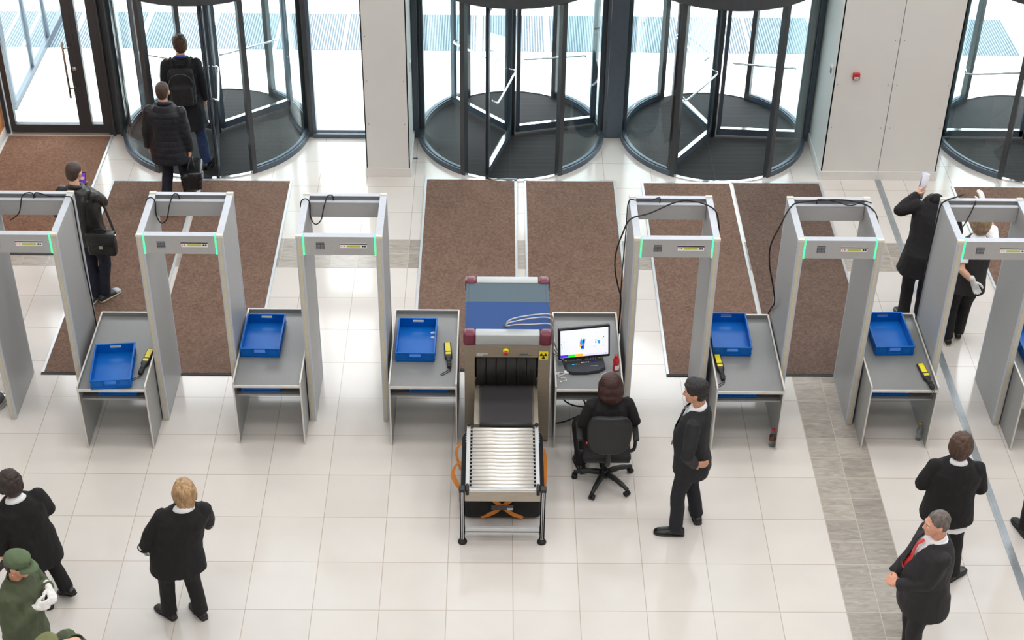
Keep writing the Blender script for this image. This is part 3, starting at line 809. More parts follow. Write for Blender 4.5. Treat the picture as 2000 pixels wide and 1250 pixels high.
# handheld wands
def wand_proto(label):
    t = thing('handheld_metal_detector', label, 'security wand', (0, 0, 0), 0, 'handheld security wands')
    b = MB()
    sec = [(-0.20, 0.019, 0.016), (-0.19, 0.022, 0.019), (-0.09, 0.020, 0.019), (-0.07, 0.026, 0.021), (-0.045, 0.037, 0.024), (0.0, 0.039, 0.022), (0.05, 0.037, 0.017), (0.19, 0.036, 0.015), (0.20, 0.03, 0.012)]
    rings = []
    for y, a, h in sec:
        rings.append([V((a * (abs(cos(q)) ** 0.5) * (1 if cos(q) > 0 else -1), y, 0.021 + h * (abs(sin(q)) ** 0.5) * (1 if sin(q) > 0 else -1))) for q in [2 * pi * (i + 0.5) / 16 for i in range(16)]])
    b.loft(rings); b.build('body', M['black'], t)
    MB().box(-0.026, 0.026, 0.045, 0.185, 0.034, 0.0405, b=0.002).build('yellow_panel', M['yellow'], t)
    MB().box(-0.026, 0.026, -0.015, 0.022, 0.040, 0.0455, b=0.002).build('yellow_panel', M['yellow'], t)
    g = MB()
    for i in range(4): g.box(-0.023, 0.023, -0.185 + i * 0.022, -0.175 + i * 0.022, 0.036, 0.0425, b=0.001)
    g.build('grip_ridge', M['rubber'], t)
    MB().box(-0.039, -0.034, -0.03, 0.03, 0.016, 0.03).build('switch', M['grille'], t)
    s = MB(); s.tube(bez([(0, -0.198, 0.02), (0.01, -0.225, 0.006), (-0.02, -0.26, 0.004), (-0.075, -0.30, 0.004), (-0.09, -0.285, 0.004), (-0.05, -0.255, 0.004), (0.0, -0.215, 0.006)], 6), 0.0028, 6)
    s.build('wrist_strap', M['rubber'], t)
    return t
w0 = wand_proto('black and yellow security wand on the leftmost table')
w0.location = (-3.462, 12.72, ZT); w0.rotation_euler = (0, 0, -0.10)
dup(w0, (-0.452, 12.86, ZT), 0.08, 'black and yellow security wand on the table left of the scanner')
dup(w0, (2.265, 12.69, ZT), 0.06, 'black and yellow security wand in front of a blue crate, behind the man in profile')
w6 = dup(w0, (4.305, 12.565, ZT), 0.12, 'black and yellow security wand on the table with the gold capped bottle beneath')

# ------------------------------------------------------------------ baggage scanner
t = thing('baggage_scanner', 'large blue and steel X-ray baggage scanner at centre with maroon corner caps', 'baggage scanner', (0.1375, 12.42, 0))
X0, X1, D = -0.4175, 0.4175, 0.97
tx0, tx1, tz0, tz1 = -0.318, 0.302, 0.68, 1.085
h = MB()
h.box(X0, tx0, 0, D, 0.03, 1.24); h.box(tx1, X1, 0, D, 0.03, 1.24)
h.box(tx0, tx1, 0.01, D, 0.03, tz0 - 0.02)
h.box(X0 + 0.03, X1 - 0.03, 0.02, D - 0.02, 0, 0.03)
h.build('housing', M['xsteel'], t)
MB().box(tx0, tx1, -0.004, 0.05, tz1, 1.235, b=0.003).build('front_plate', M['xsteel'], t)
MB().box(tx0, tx1, D - 0.05, D, tz1, 1.235, b=0.003).build('rear_plate', M['xsteel'], t)
MB().box(X0 + 0.004, X1 - 0.004, 0.095, 0.545, 1.235, 1.352, b=0.004).build('top_cover', M['xblue'], t)
MB().box(X0 + 0.004, X1 - 0.004, 0.548, D - 0.09, 1.235, 1.352, b=0.004).build('rear_cover', M['xgrey'], t)
for s in (-1, 1):
    MB().box(s * 0.385 - 0.0015, s * 0.385 + 0.0015, 0.096, D - 0.092, 1.35, 1.3526).build('side_seam', M['black'], t)
for y0, y1, z0 in ((-0.012, 0.095, 1.236), (D - 0.095, D + 0.012, 1.236)):
    MB().box(X0 + 0.105, X1 - 0.105, y0, y1, z0, 1.362, b=0.014, seg=3).build('bumper_rail', M['bumper'], t)
    for s in (-1, 1):
        c = MB(); x0, x1 = sorted((s * (0.4175 + 0.012), s * 0.308))
        c.box(x0, x1, y0 - 0.014, y1 + 0.008, z0 - 0.006, 1.374, b=0.034, seg=4)
        c.build('corner_cap', M['maroon'], t)
es = MB(); es.cyl((0, -0.02, 1.17), (0, -0.002, 1.17), 0.028, 0.031)
eo = es.build('emergency_stop', M['yellow'], t); eo.location = (-0.015, 0, 0)
kb = MB(); kb.cyl((0, -0.05, 1.165), (0, -0.018, 1.167), 0.019, 0.014); kb.build('red_button', M['red'], eo)
MB().box(-0.30, -0.235, -0.006, -0.003, 1.105, 1.118).build('printed_label', M['gate_top'], t)
MB().box(-0.30, -0.19, -0.006, -0.003, 1.122, 1.135).build('printed_label', M['gate_top'], t)
lb = MB(); lb.box(0.10, 0.24, -0.006, -0.003, 1.112, 1.118); lb.box(0.12, 0.20, -0.006, -0.003, 1.122, 1.132)
lb.build('printed_label', M['xgrey'], t)
sg = MB(); sg.box(0.306, 0.395, -0.004, -0.0005, 1.06, 1.16, b=0.0015)
so = sg.build('hazard_sign', M['sign'], t)
tf = MB(); tf.cyl((0.3505, -0.007, 1.108), (0.3505, -0.003, 1.108), 0.0075, n=16)
for a in (-30, 90 + 120, 90):
    a = {-30: 30, 210: 150, 90: 270}[a]
    poly = [(0.0115 * cos(radians(a - 30)), 0.0115 * sin(radians(a - 30)))] + [(0.036 * cos(radians(a - 30 + q * 10)), 0.036 * sin(radians(a - 30 + q * 10))) for q in range(7)] + [(0.0115 * cos(radians(a + 30)), 0.0115 * sin(radians(a + 30)))]
    tf.prism([(x, z) for x, z in poly], 0.003, 0.007, M=Matrix.Translation((0.3505, 0, 1.108)) @ Matrix.Rotation(pi / 2, 4, 'X'))
tf.build('trefoil_symbol', M['black'], so)
for i in range(6):
    x = tx0 + 0.012 + i * (tx1 - tx0 - 0.024) / 6; w = (tx1 - tx0 - 0.024) / 6
    c = MB(); n = 8
    rings = [[V((x + 0.002 + (w - 0.004) * q, 0.055 + 0.004 * sin(7 * q + i), z)) for q in [k / n for k in range(n + 1)]] + [V((x + 0.002 + (w - 0.004) * q, 0.062 + 0.004 * sin(7 * q + i), z)) for q in [1 - k / n for k in range(n + 1)]] for z in (tz0 + 0.012, tz1 - 0.002)]
    c.loft(rings); c.build('curtain_strip', M['curtain'], t)
MB().box(tx0, tx1, 0.2, 0.22, tz0, tz1).build('tunnel_liner', M['curtain'], t)
iv = MB()
iv.box(tx0, tx0 + 0.045, -0.53, 0.09, 0.62, 0.688, b=0.004); iv.box(tx1 - 0.045 + 0.0, tx1, -0.53, 0.09, 0.62, 0.688, b=0.004)
iv.box(tx0 + 0.01, tx1 - 0.01, -0.515, 0.05, 0.5, 0.665)
iv.build('conveyor_bed', M['steel'], t)
bl = MB(); bl.box(-0.262, 0.245, -0.50, 0.5, 0.66, 0.684); bl.cyl((-0.262, -0.50, 0.655), (0.245, -0.50, 0.655), 0.029)
bl.build('conveyor_belt', M['belt'], t)
pl = MB(); pl.lathe([(0.026, 1.351), (0.026, 1.3545), (0.001, 1.3545)], 20); po = pl.build('cable_port', M['black'], t); po.location = (-0.02, 0.15, 0.0)
for k, pts in enumerate(([(0.118, 12.57, 1.35), (0.14, 12.57, 1.41), (0.22, 12.6, 1.43), (0.38, 12.66, 1.42), (0.53, 12.70, 1.405), (0.585, 12.78, 1.30), (0.600, 12.86, 1.05), (0.600, 12.9, 0.95), (0.635, 12.93, 0.81), (0.66, 12.94, 0.78), (0.70, 12.96, 0.78)],
                         [(0.116, 12.57, 1.35), (0.14, 12.56, 1.395), (0.22, 12.58, 1.405), (0.38, 12.63, 1.405), (0.53, 12.66, 1.39), (0.582, 12.72, 1.28), (0.597, 12.80, 1.05), (0.600, 12.84, 0.9), (0.64, 12.86, 0.80), (0.70, 12.9, 0.762), (0.80, 12.95, 0.758)],
                         [(0.120, 12.57, 1.35), (0.15, 12.545, 1.375), (0.23, 12.55, 1.385), (0.38, 12.57, 1.375), (0.54, 12.58, 1.375), (0.585, 12.64, 1.25), (0.598, 12.74, 1.02), (0.600, 12.8, 0.86), (0.64, 12.84, 0.79), (0.68, 12.86, 0.757)])):
    cable('data_cable', pts, 0.006, 'cable_grey', ['grey data cable on the scanner, topmost of the three strands', 'grey data cable on the scanner, middle of the three strands', 'grey data cable on the scanner, lowest and nearest of the three strands'][k], group='grey cables from the scanner to the desk')

# roller table in front of it
t = thing('roller_table', 'aluminium roller table with shiny rollers in front of the baggage scanner', 'roller table', (0.095, 10.98, 0))
L0, L1 = 0.0, 0.9
for s in (-1, 1):
    r = MB(); x = s * 0.325
    r.box(x - 0.018, x + 0.018, L0, L1, 0.60, 0.672, b=0.004); r.box(x - 0.006, x + 0.006, L0, L1, 0.672, 0.677)
    r.build('side_rail', M['profile'], t)
    for y in (0.02, 0.88):
        kx = MB(); kx.tube(bez([(x, y + 0.05 * (1 if y < 0.5 else -1) * -1, 0.67), (x, y, 0.70), (x, y + 0.03 * (-1 if y < 0.5 else 1), 0.66), (x, y + 0.035 * (-1 if y < 0.5 else 1), 0.62)], 5), 0.017, 10)
        kx.build('end_hook', M['black'], t)
    lx = s * 0.372
    lg = MB(); lg.box(lx - 0.022, lx + 0.022, -0.022, 0.022, 0.05, 0.66, b=0.006)
    for a in (-1, 1):
        lg.box(lx - 0.022 - 0.001, lx - 0.012, -0.024, -0.02, 0.06, 0.65)
        lg.box(lx + 0.012, lx + 0.023, -0.024, -0.02, 0.06, 0.65)
    lo = lg.build('leg', M['profile'], t)
    MB().box(lx - 0.004, lx + 0.004, -0.0235, -0.02, 0.06, 0.64).build('profile_slot', M['black'], lo)
    MB().box(lx - 0.03, lx + 0.03, -0.03, 0.03, 0.648, 0.69, b=0.008).build('leg_cap', M['black'], lo)
    ft = MB(); ft.lathe([(0.001, 0), (0.042, 0), (0.044, 0.012), (0.034, 0.03), (0.016, 0.038), (0.012, 0.055)], 20, M=Matrix.Translation((lx, 0, 0))); ft.build('levelling_foot', M['rubber'], lo)
    # rear support arm that hooks on the scanner bed
    MB().box(s * 0.325 - 0.012, s * 0.325 + 0.012, 0.86, 0.92, 0.585, 0.62).build('hanger_bracket', M['silver'], t)
    sc_ = MB()
    for k in range(5): sc_.cyl((s * 0.343, 0.84 - k * 0.035, 0.64), (s * 0.352, 0.84 - k * 0.035, 0.64), 0.007, n=8)
    sc_.build('axle_nut', M['chrome'], t)
for k in range(17):
    y = 0.045 + k * 0.0507
    rl = MB(); rl.cyl((-0.287, y, 0.655), (0.287, y, 0.655), 0.0225, n=18); rl.cyl((-0.31, y, 0.655), (0.31, y, 0.655), 0.007, n=8)
    rl.build('roller', M['roller'], t)
MB().box(-0.35, 0.35, -0.018, 0.018, 0.535, 0.655, b=0.003).build('front_beam', M['steel'], t)
MB().box(-0.35, 0.35, 0.0, 0.035, 0.63, 0.66, b=0.003).build('top_cross_rail', M['silver'], t)
st = MB(); st.box(-0.35, 0.35, -0.02, 0.02, 0.115, 0.195, b=0.005)
st = st.build('lower_stretcher', M['profile'], t)
MB().box(-0.35, 0.35, -0.0215, -0.018, 0.148, 0.158).build('profile_slot', M['black'], st)

# black case lying under it
t = thing('luggage_case', 'large black soft case with orange straps under the roller table', 'bag', (0.095, 11.72, 0))
c = MB(); c.box(-0.395, 0.395, -0.45, 0.42, 0.005, 0.43, b=0.085, seg=5)
me = c.mesh('case_body', M['bagcloth'])
nv = [v.normal.copy() for v in me.vertices]
for v, q in zip(me.vertices, nv):
    v.co += q * 0.012 * noise.noise(v.co * 6)
for p in me.polygons: p.use_smooth = True
o = bpy.data.objects.new('case_body', me); COL.objects.link(o); o.parent = t
def strap(pts, wdt, nrm, m='orange'):
    """Flat webbing along points, nrm gives the face direction."""
    mb = MB(); P = bez(pts, 5); rings = []
    for i, p in enumerate(P):
        d = (P[min(i + 1, len(P) - 1)] - P[max(i - 1, 0)]).normalized()
        n_ = V(nrm(p)).normalized(); s_ = d.cross(n_).normalized() * wdt / 2
        rings.append([p - s_ - n_ * 0.002, p + s_ - n_ * 0.002, p + s_ + n_ * 0.002, p - s_ + n_ * 0.002])
    return mb.loft(rings, True, False)
fy = lambda p: (0, -1, 0.15)
strap([(-0.2, -0.445, 0.04), (-0.08, -0.462, 0.12), (0.0, -0.463, 0.2), (0.1, -0.463, 0.3), (0.14, -0.435, 0.40), (0.16, -0.2, 0.438), (0.16, 0.2, 0.438)], 0.04, lambda p: (0, -1, 0.15) if p.z < 0.36 else (0, -0.2, 1)).build('strap', M['orange'], t)
strap([(0.2, -0.445, 0.04), (0.10, -0.463, 0.10), (0.0, -0.467, 0.2), (-0.1, -0.465, 0.3), (-0.14, -0.435, 0.40), (-0.16, -0.2, 0.440), (-0.16, 0.2, 0.440)], 0.04, lambda p: (0, -1, 0.15) if p.z < 0.36 else (0, -0.2, 1)).build('strap', M['orange'], t)
strap([(-0.41, -0.25, 0.05), (-0.415, -0.22, 0.2), (-0.47, -0.12, 0.27), (-0.46, 0.0, 0.28), (-0.40, 0.06, 0.3)], 0.055, lambda p: (-0.75, 0, 0.66)).build('handle_loop', M['orange'], t)
strap([(-0.405, 0.1, 0.15), (-0.45, 0.2, 0.30), (-0.40, 0.27, 0.36)], 0.05, lambda p: (-0.75, 0, 0.66)).build('handle_loop', M['orange'], t)
strap([(0.405, -0.28, 0.05), (0.41, -0.2, 0.2), (0.412, -0.1, 0.28), (0.42, 0.1, 0.3), (0.40, 0.2, 0.35)], 0.05, lambda p: (0.75, 0, 0.66)).build('handle_loop', M['orange'], t)
lb = MB(); lb.box(-0.105, 0.105, -0.480, -0.466, 0.165, 0.225, b=0.004)
lo = lb.build('name_plate', M['tagrey'], t)
MB().box(0.045, 0.1, -0.483, -0.479, 0.17, 0.195).build('paper_tag', M['paper'], lo)

# ------------------------------------------------------------------ office chair
t = thing('office_chair', 'black swivel office chair under the seated operator', 'chair', (1.10, 11.845, 0))
for k in range(5):
    a = radians(171 + 72 * k); d = V((cos(a), sin(a), 0))
    l = MB(); l.tube(bez([d * 0.04 + V((0, 0, 0.115)), d * 0.15 + V((0, 0, 0.112)), d * 0.25 + V((0, 0, 0.09)), d * 0.30 + V((0, 0, 0.075))], 5), [0.03] * 5 + [0.026] * 5 + [0.021] * 6, 10)
    lo = l.build('base_arm', M['black'], t)
    c = MB(); s_ = d.cross(V((0, 0, 1))); p = d * 0.295 + V((0, 0, 0.028))
    c.cyl(p - s_ * 0.026, p - s_ * 0.006, 0.028, n=16); c.cyl(p + s_ * 0.006, p + s_ * 0.026, 0.028, n=16); c.cyl(p + V((0, 0, 0.0)), p + V((0, 0, 0.05)), 0.012, n=8)
    c.build('castor', M['rubber'], lo)
MB().cyl((0, 0, 0.07), (0, 0, 0.15), 0.045, 0.036).build('hub', M['black'], t)
MB().cyl((0, 0, 0.13), (0, 0, 0.37), 0.026, 0.024).build('gas_column', M['black'], t)
MB().box(-0.08, 0.08, -0.13, 0.11, 0.35, 0.40, b=0.012).build('tilt_mechanism', M['black'], t)
s = MB(); s.box(-0.23, 0.23, -0.19, 0.25, 0.40, 0.472, b=0.033, seg=4)
s.build('seat', M['chairfab'], t)
sh = MB(); sh.box(-0.22, 0.22, -0.185, 0.22, 0.39, 0.42, b=0.012); sh.build('seat_shell', M['black'], t)
spn = MB(); spn.tube(bez([(0.0, -0.1, 0.40), (0.0, -0.22, 0.41), (0.0, -0.262, 0.47), (0.0, -0.262, 0.56), (0.0, -0.255, 0.66)], 5), 0.026, 8)
spn.build('back_support', M['black'], t)
def backrest(y, thick, ins, m, name):
    mb = MB(); rings = []
    prof = []
    for i in range(40):
        q = 2 * pi * i / 40
        ex = 0.55
        cx_, sz_ = cos(q), sin(q)
        w = 0.215 if sz_ > 0 else 0.215 * (1 - 0.12 * abs(sz_))
        prof.append((w * abs(cx_) ** ex * (1 if cx_ > 0 else -1), 0.225 * abs(sz_) ** ex * (1 if sz_ > 0 else -1)))
    for dy, sc_ in ((-thick, 0.88), (-thick * 0.8, 0.96), (0, 1.0), (thick * 0.8, 0.96), (thick, 0.88)):
        rings.append([V((x * sc_ * ins, y + dy + 0.9 * x * x - 0.1 * z * z, 0.80 + z * sc_ * ins)) for x, z in prof])
    mb.loft(rings); return mb.build(name, M[m], t)
backrest(-0.265, 0.018, 1.0, 'black', 'backrest_shell')
backrest(-0.24, 0.024, 0.97, 'chairfab', 'backrest_cushion')
for s in (-1, 1):
    ar = MB(); ar.tube(bez([(s * 0.20, -0.05, 0.43), (s * 0.265, -0.04, 0.45), (s * 0.275, -0.02, 0.56), (s * 0.27, 0.0, 0.63)], 5), 0.018, 8)
    ao = ar.build('armrest', M['black'], t)
    MB().box(s * 0.27 - 0.03, s * 0.27 + 0.03, -0.14, 0.13, 0.63, 0.66, b=0.012).build('arm_pad', M['rubber'], ao)
MB().box(-0.222, -0.205, -0.285, -0.27, 0.72, 0.738, b=0.003).build('red_tag', M['red'], t)

# ------------------------------------------------------------------ operator's desk
t = thing('monitor', 'black flat monitor showing coloured X-ray images on the desk', 'monitor', (0.905, 12.815, ZT), 0.165)
TL_ = Matrix.Translation((0, 0, 0.225)) @ Matrix.Rotation(radians(-12), 4, 'X')
MB().box(-0.262, 0.262, -0.012, 0.028, -0.175, 0.175, b=0.008, M=TL_).build('bezel', M['black'], t)
MB().box(-0.16, 0.16, 0.026, 0.05, -0.11, 0.09, b=0.01, M=TL_).build('rear_housing', M['black'], t)
scr = mat('lit_screen', rgb(226, 228, 242), 0.3, emit=(0.80, 0.83, 0.98, 1), estr=0.55, var=0.0)
so = MB().box(-0.243, 0.243, -0.0135, -0.011, -0.145, 0.152, M=TL_).build('screen', scr, t)
def scr_mat(n, c): return mat('screen_' + n, c, 0.4, emit=c, estr=0.75, var=0.0)
SMt = [scr_mat('violet', rgb(70, 40, 220)), scr_mat('green', rgb(30, 215, 30)), scr_mat('amber', rgb(235, 165, 30)), scr_mat('cyan', rgb(30, 140, 210)), scr_mat('navy', rgb(20, 40, 190)), scr_mat('lilac', rgb(205, 200, 222))]
tb = MB()
tb.box(-0.243, -0.165, -0.0146, -0.013, -0.143, -0.115, m=0, M=TL_); tb.box(-0.165, -0.09, -0.0146, -0.013, -0.143, -0.115, m=1, M=TL_); tb.box(-0.09, -0.015, -0.0146, -0.013, -0.143, -0.115, m=2, M=TL_); tb.box(-0.015, 0.16, -0.0146, -0.013, -0.143, -0.118, m=5, M=TL_)
for x in (0.19, 0.215): tb.box(x, x + 0.008, -0.0146, -0.013, -0.135, -0.127, m=4, M=TL_)
tb.build('toolbar', SMt, so)
ig = MB(); rnd = random.Random(3)
def blob(cx, cz, w, hh, m, n=7):
    p = [(cx + w * cos(2 * pi * i / n) * rnd.uniform(0.7, 1.15), cz + hh * sin(2 * pi * i / n) * rnd.uniform(0.7, 1.15)) for i in range(n)]
    ig.prism(p, 0.0125, 0.0144 + 0.0002 * rnd.random(), m=m, M=TL_ @ Matrix.Rotation(pi / 2, 4, 'X'))
for cx, cz, w, hh, m in ((-0.03, 0.01, 0.022, 0.035, 3), (-0.005, 0.02, 0.013, 0.03, 4), (-0.04, -0.03, 0.012, 0.016, 2), (-0.02, -0.045, 0.018, 0.02, 4), (0.008, 0.035, 0.008, 0.01, 2), (-0.03, 0.045, 0.008, 0.008, 1), (-0.025, -0.062, 0.012, 0.008, 3), (-0.008, -0.02, 0.01, 0.02, 3), (-0.045, 0.0, 0.006, 0.02, 2), (-0.018, 0.06, 0.01, 0.01, 5)):
    blob(cx, cz, w, hh, m)
ig.build('scanned_bag_image', SMt, so); ig = MB()
for cx, cz, w, hh, m in ((0.148, 0.0, 0.014, 0.024, 3), (0.115, 0.0, 0.008, 0.01, 4), (0.115, 0.025, 0.005, 0.008, 4), (0.197, 0.05, 0.007, 0.006, 4), (0.19, -0.045, 0.008, 0.005, 4), (0.1, -0.045, 0.004, 0.004, 4), (0.183, 0.03, 0.004, 0.005, 1), (0.13, 0.012, 0.006, 0.004, 1)):
    blob(cx, cz, w, hh, m, 5)
ig.build('scanned_laptop_image', SMt, so); ig = MB()
for cx, cz, w, hh, m in ((-0.235, 0.0, 0.007, 0.012, 1), (-0.228, -0.03, 0.008, 0.008, 1), (-0.2, 0.03, 0.004, 0.004, 4), (-0.205, -0.03, 0.01, 0.003, 5), (-0.225, 0.03, 0.004, 0.003, 4)):
    blob(cx, cz, w, hh, m, 5)
ig.build('scanned_edge_image', SMt, so)
MB().box(-0.02, 0.02, 0.02, 0.05, 0.01, 0.2, b=0.004).build('stand_neck', M['black'], t)
sb = MB(); sb.lathe([(0.001, 0), (0.11, 0), (0.11, 0.006), (0.03, 0.016), (0.001, 0.016)], 28, M=Matrix.Translation((0, 0.075, 0)) @ Matrix.Diagonal((1.0, 0.6, 1, 1))); sb.build('stand_base', M['black'], t)
MB().box(-0.228, -0.222, -0.0135, -0.011, -0.165, -0.160, M=TL_).build('power_light', SMt[3], t)

t = thing('control_keyboard', 'black scanner control keyboard lying in front of the monitor', 'keyboard', (0.912, 12.705, ZT), 0.125)
kp = [(-0.205, 0.115), (0.205, 0.115), (0.20, -0.07), (0.13, -0.115), (0.0, -0.13), (-0.13, -0.118), (-0.19, -0.09)]
kb = MB(); kb.prism(kp, 0.0, 0.028); kb.prism([(x * 0.96, y * 0.95) for x, y in kp], 0.028, 0.034)
kb.build('keyboard_case', mat('charcoal_console', rgb(44, 47, 54), 0.5), t)
for i in range(4):
    for j in range(2):
        MB().box(-0.165 + i * 0.027, -0.148 + i * 0.027, 0.082 - j * 0.028, 0.098 - j * 0.028, 0.034, 0.04, b=0.002).build('key', M['grille'], t)
for i in range(6):
    for j in range(2):
        MB().box(0.01 + i * 0.024, 0.024 + i * 0.024, 0.082 - j * 0.025, 0.096 - j * 0.025, 0.034, 0.04, b=0.002).build('key', M['grille'], t)
for i in range(4):
    MB().box(-0.03 + i * 0.022, -0.016 + i * 0.022, 0.022, 0.034, 0.034, 0.039, b=0.002).build('key', M['white'], t)
for i in range(3):
    MB().box(-0.125 + i * 0.028, -0.102 + i * 0.028, 0.0, 0.012, 0.034, 0.038, b=0.002).build('colour_key', [SMt[3], M['yellow'], M['red']][i] if i != 1 else mat('green_key', rgb(40, 150, 90), 0.4), t)
MB().box(0.075, 0.115, 0.02, 0.055, 0.034, 0.036).build('touch_pad', mat('navy_pad', rgb(34, 34, 110), 0.4), t)
e = MB(); e.cyl((0.165, 0.098, 0.034), (0.165, 0.098, 0.042), 0.018); eo = e.build('emergency_stop', M['yellow'], t)
MB().cyl((0.165, 0.098, 0.042), (0.165, 0.098, 0.062), 0.012, 0.015).build('red_button', M['red'], eo)
MB().box(-0.185, -0.178, 0.05, 0.085, 0.034, 0.036, M=Matrix.Rotation(-0.1, 4, 'Z')).build('yellow_sticker', M['yellow'], t)
MB().box(0.05, 0.13, -0.035, -0.031, 0.034, 0.0346).build('printed_line', M['gate_top'], t)

t = thing('drink_bottle', 'red plastic drink bottle standing right of the keyboard', 'bottle', (1.222, 12.66, ZT))
b = MB(); b.lathe([(0.001, 0), (0.03, 0), (0.033, 0.01), (0.032, 0.05), (0.027, 0.075), (0.031, 0.105), (0.031, 0.135), (0.017, 0.16), (0.017, 0.165), (0.001, 0.165)], 24); b.build('bottle_body', M['red'], t)
b = MB(); b.lathe([(0.001, 0.163), (0.02, 0.163), (0.02, 0.185), (0.001, 0.187)], 20); b.build('cap', M['alarm'], t)
b = MB(); b.arc(0, 0, 0.0325, 0.0342, radians(250), radians(370), 0.02, 0.075, 10); b.build('label_sticker', M['white'], t)
t = thing('clear_disc', 'clear round plastic lid with a raised rim under the pink paper square', 'plastic lid', (1.135, 12.545, ZT))
b = MB()
for r_, z in ((0.062, 0.005), (0.05, 0.004)):
    b.tube([(r_ * cos(2 * pi * k / 32), r_ * sin(2 * pi * k / 32), z) for k in range(33)], 0.004, 6)
b.build('lid_rim', M['gate_top'], t); b = MB(); b.lathe([(0.001, 0), (0.06, 0), (0.06, 0.0015), (0.001, 0.0015)], 32); b.build('lid_disc', M['pet'], t)
o = MB().box(-0.045, 0.045, -0.028, 0.028, 0, 0.012, b=0.002).build('note_pad', M['pink']); o.location = (1.135, 12.553, ZT + 0.0105); o.rotation_euler = (0, 0, 0.45)
tag(o, 'small pink paper pad lying on the clear lid beside the red bottle', 'note pad')
t = thing('earphones', 'tangled white earphones and adapter at the left edge of the desk', 'earphones', (0.69, 12.56, ZT))
b = MB(); b.tube(bez([(0.03, 0.03, 0.004), (-0.03, 0.05, 0.004), (-0.06, 0.02, 0.006), (-0.02, 0.0, 0.008), (0.02, 0.02, 0.01), (-0.02, 0.04, 0.012), (-0.05, 0.01, 0.01), (-0.03, -0.03, 0.004), (0.02, -0.04, 0.004), (0.035, -0.075, 0.004), (0.0, -0.09, 0.004), (-0.02, -0.10, 0.004)], 6), 0.003, 6); b.build('wire', M['white'], t)
MB().box(0.015, 0.06, 0.025, 0.06, 0, 0.022, b=0.004).build('adapter', M['white'], t)
for dx, dy in ((-0.025, -0.105), (-0.06, 0.03)):
    b = MB(); b.ell((dx, dy, 0.008), (0.008, 0.01, 0.008), n=10, k=6); b.build('earbud', M['white'], t)
t = thing('plastic_cup', 'small clear plastic cup tipped beside the monitor', 'cup', (0.668, 12.74, ZT))
b = MB(); b.lathe([(0.022, 0), (0.024, 0.004), (0.032, 0.075), (0.034, 0.078), (0.031, 0.078), (0.022, 0.006), (0.001, 0.005), (0.001, 0)], 20); b.build('cup_body', M['pet'], t)
b = MB(); b.tube([(0.033 * cos(2 * pi * k / 20), 0.033 * sin(2 * pi * k / 20), 0.078) for k in range(21)], 0.002, 5); b.build('cup_rim', M['gate_top'], t)
UC = 'black cables under the desk'
cable('power_cable', [(0.66, 12.9, 0.5), (0.72, 12.8, 0.25), (0.95, 12.75, 0.2), (1.2, 12.85, 0.28), (1.24, 13.0, 0.45)], 0.008, 'rubber', 'black cable sagging low under the monitor desk, upper strand', group=UC)
cable('power_cable', [(0.62, 12.7, 0.012), (0.75, 12.72, 0.03), (0.95, 12.82, 0.06), (1.1, 12.9, 0.1), (1.23, 12.95, 0.3)], 0.008, 'rubber', 'black cable along the floor under the monitor desk, lower strand', group=UC)
cable('power_cable', [(0.85, 12.8, 0.55), (0.9, 12.7, 0.4), (0.98, 12.62, 0.18), (1.0, 12.6, 0.012), (1.1, 12.62, 0.012)], 0.009, 'rubber', 'black cable hanging diagonally under the front of the monitor desk', group=UC)
cable('power_cable', [(2.215, 12.9, 0.45), (2.4, 12.85, 0.37), (2.6, 12.87, 0.4), (2.75, 12.9, 0.5)], 0.008, 'rubber', 'black cable sagging below the shelf behind the man with hand on hip')

def bottle(loc, cap, label, lab2):
    t = thing('water_bottle', label, 'bottle', loc, 0, 'plastic bottles on the floor')
    b = MB(); b.lathe([(0.001, 0), (0.028, 0), (0.033, 0.012), (0.033, 0.06), (0.029, 0.075), (0.033, 0.09), (0.033, 0.14), (0.028, 0.165), (0.013, 0.195), (0.013, 0.205), (0.001, 0.205)], 22); b.build('bottle_body', M['pet'], t)
    b = MB(); b.cyl((0, 0, 0.2), (0, 0, 0.222), 0.016, n=16); b.build('cap', M[cap], t)
    b = MB(); b.arc(0, 0, 0.0332, 0.0342, 0, 2 * pi, 0.085, 0.135, 24); b.build('wrapper', lab2, t)
bottle((2.822, 12.385, 0), 'red', 'clear bottle with red cap standing on the floor by a table leg', mat('brown_red_wrapper', rgb(96, 44, 34), 0.5, var=0.5, scale=40))
bottle((4.335, 12.50, 0), 'gold', 'clear bottle with gold cap on the floor inside a table', M['pet'])

t = thing('barrier_post', 'round metal base of a barrier post at the left picture edge', 'barrier post', (-5.205, 12.99, 0))
b = MB(); b.lathe([(0.001, 0), (0.165, 0), (0.168, 0.02), (0.16, 0.045), (0.001, 0.05)], 40); b.build('base', M['chrome'], t)
b = MB(); b.lathe([(0.001, 0.0485), (0.145, 0.047), (0.145, 0.05), (0.001, 0.053)], 40); b.build('rubber_cover', mat('dark_base_cover', rgb(74, 66, 66), 0.6), t)
MB().cyl((0, 0, 0.05), (0, 0, 0.92), 0.03).build('pole', M['chrome'], t)
MB().cyl((0, 0, 0.90), (0, 0, 0.98), 0.036).build('belt_head', M['black'], t)
o = MB().box(-0.03, 0.03, -0.02, 0.02, 0, 0.0015).build('paper_scrap', M['dark2']); o.location = (-1.02, 18.0, 0.0); tag(o, 'small grey scrap on the floor beside the narrow white column', 'paper')
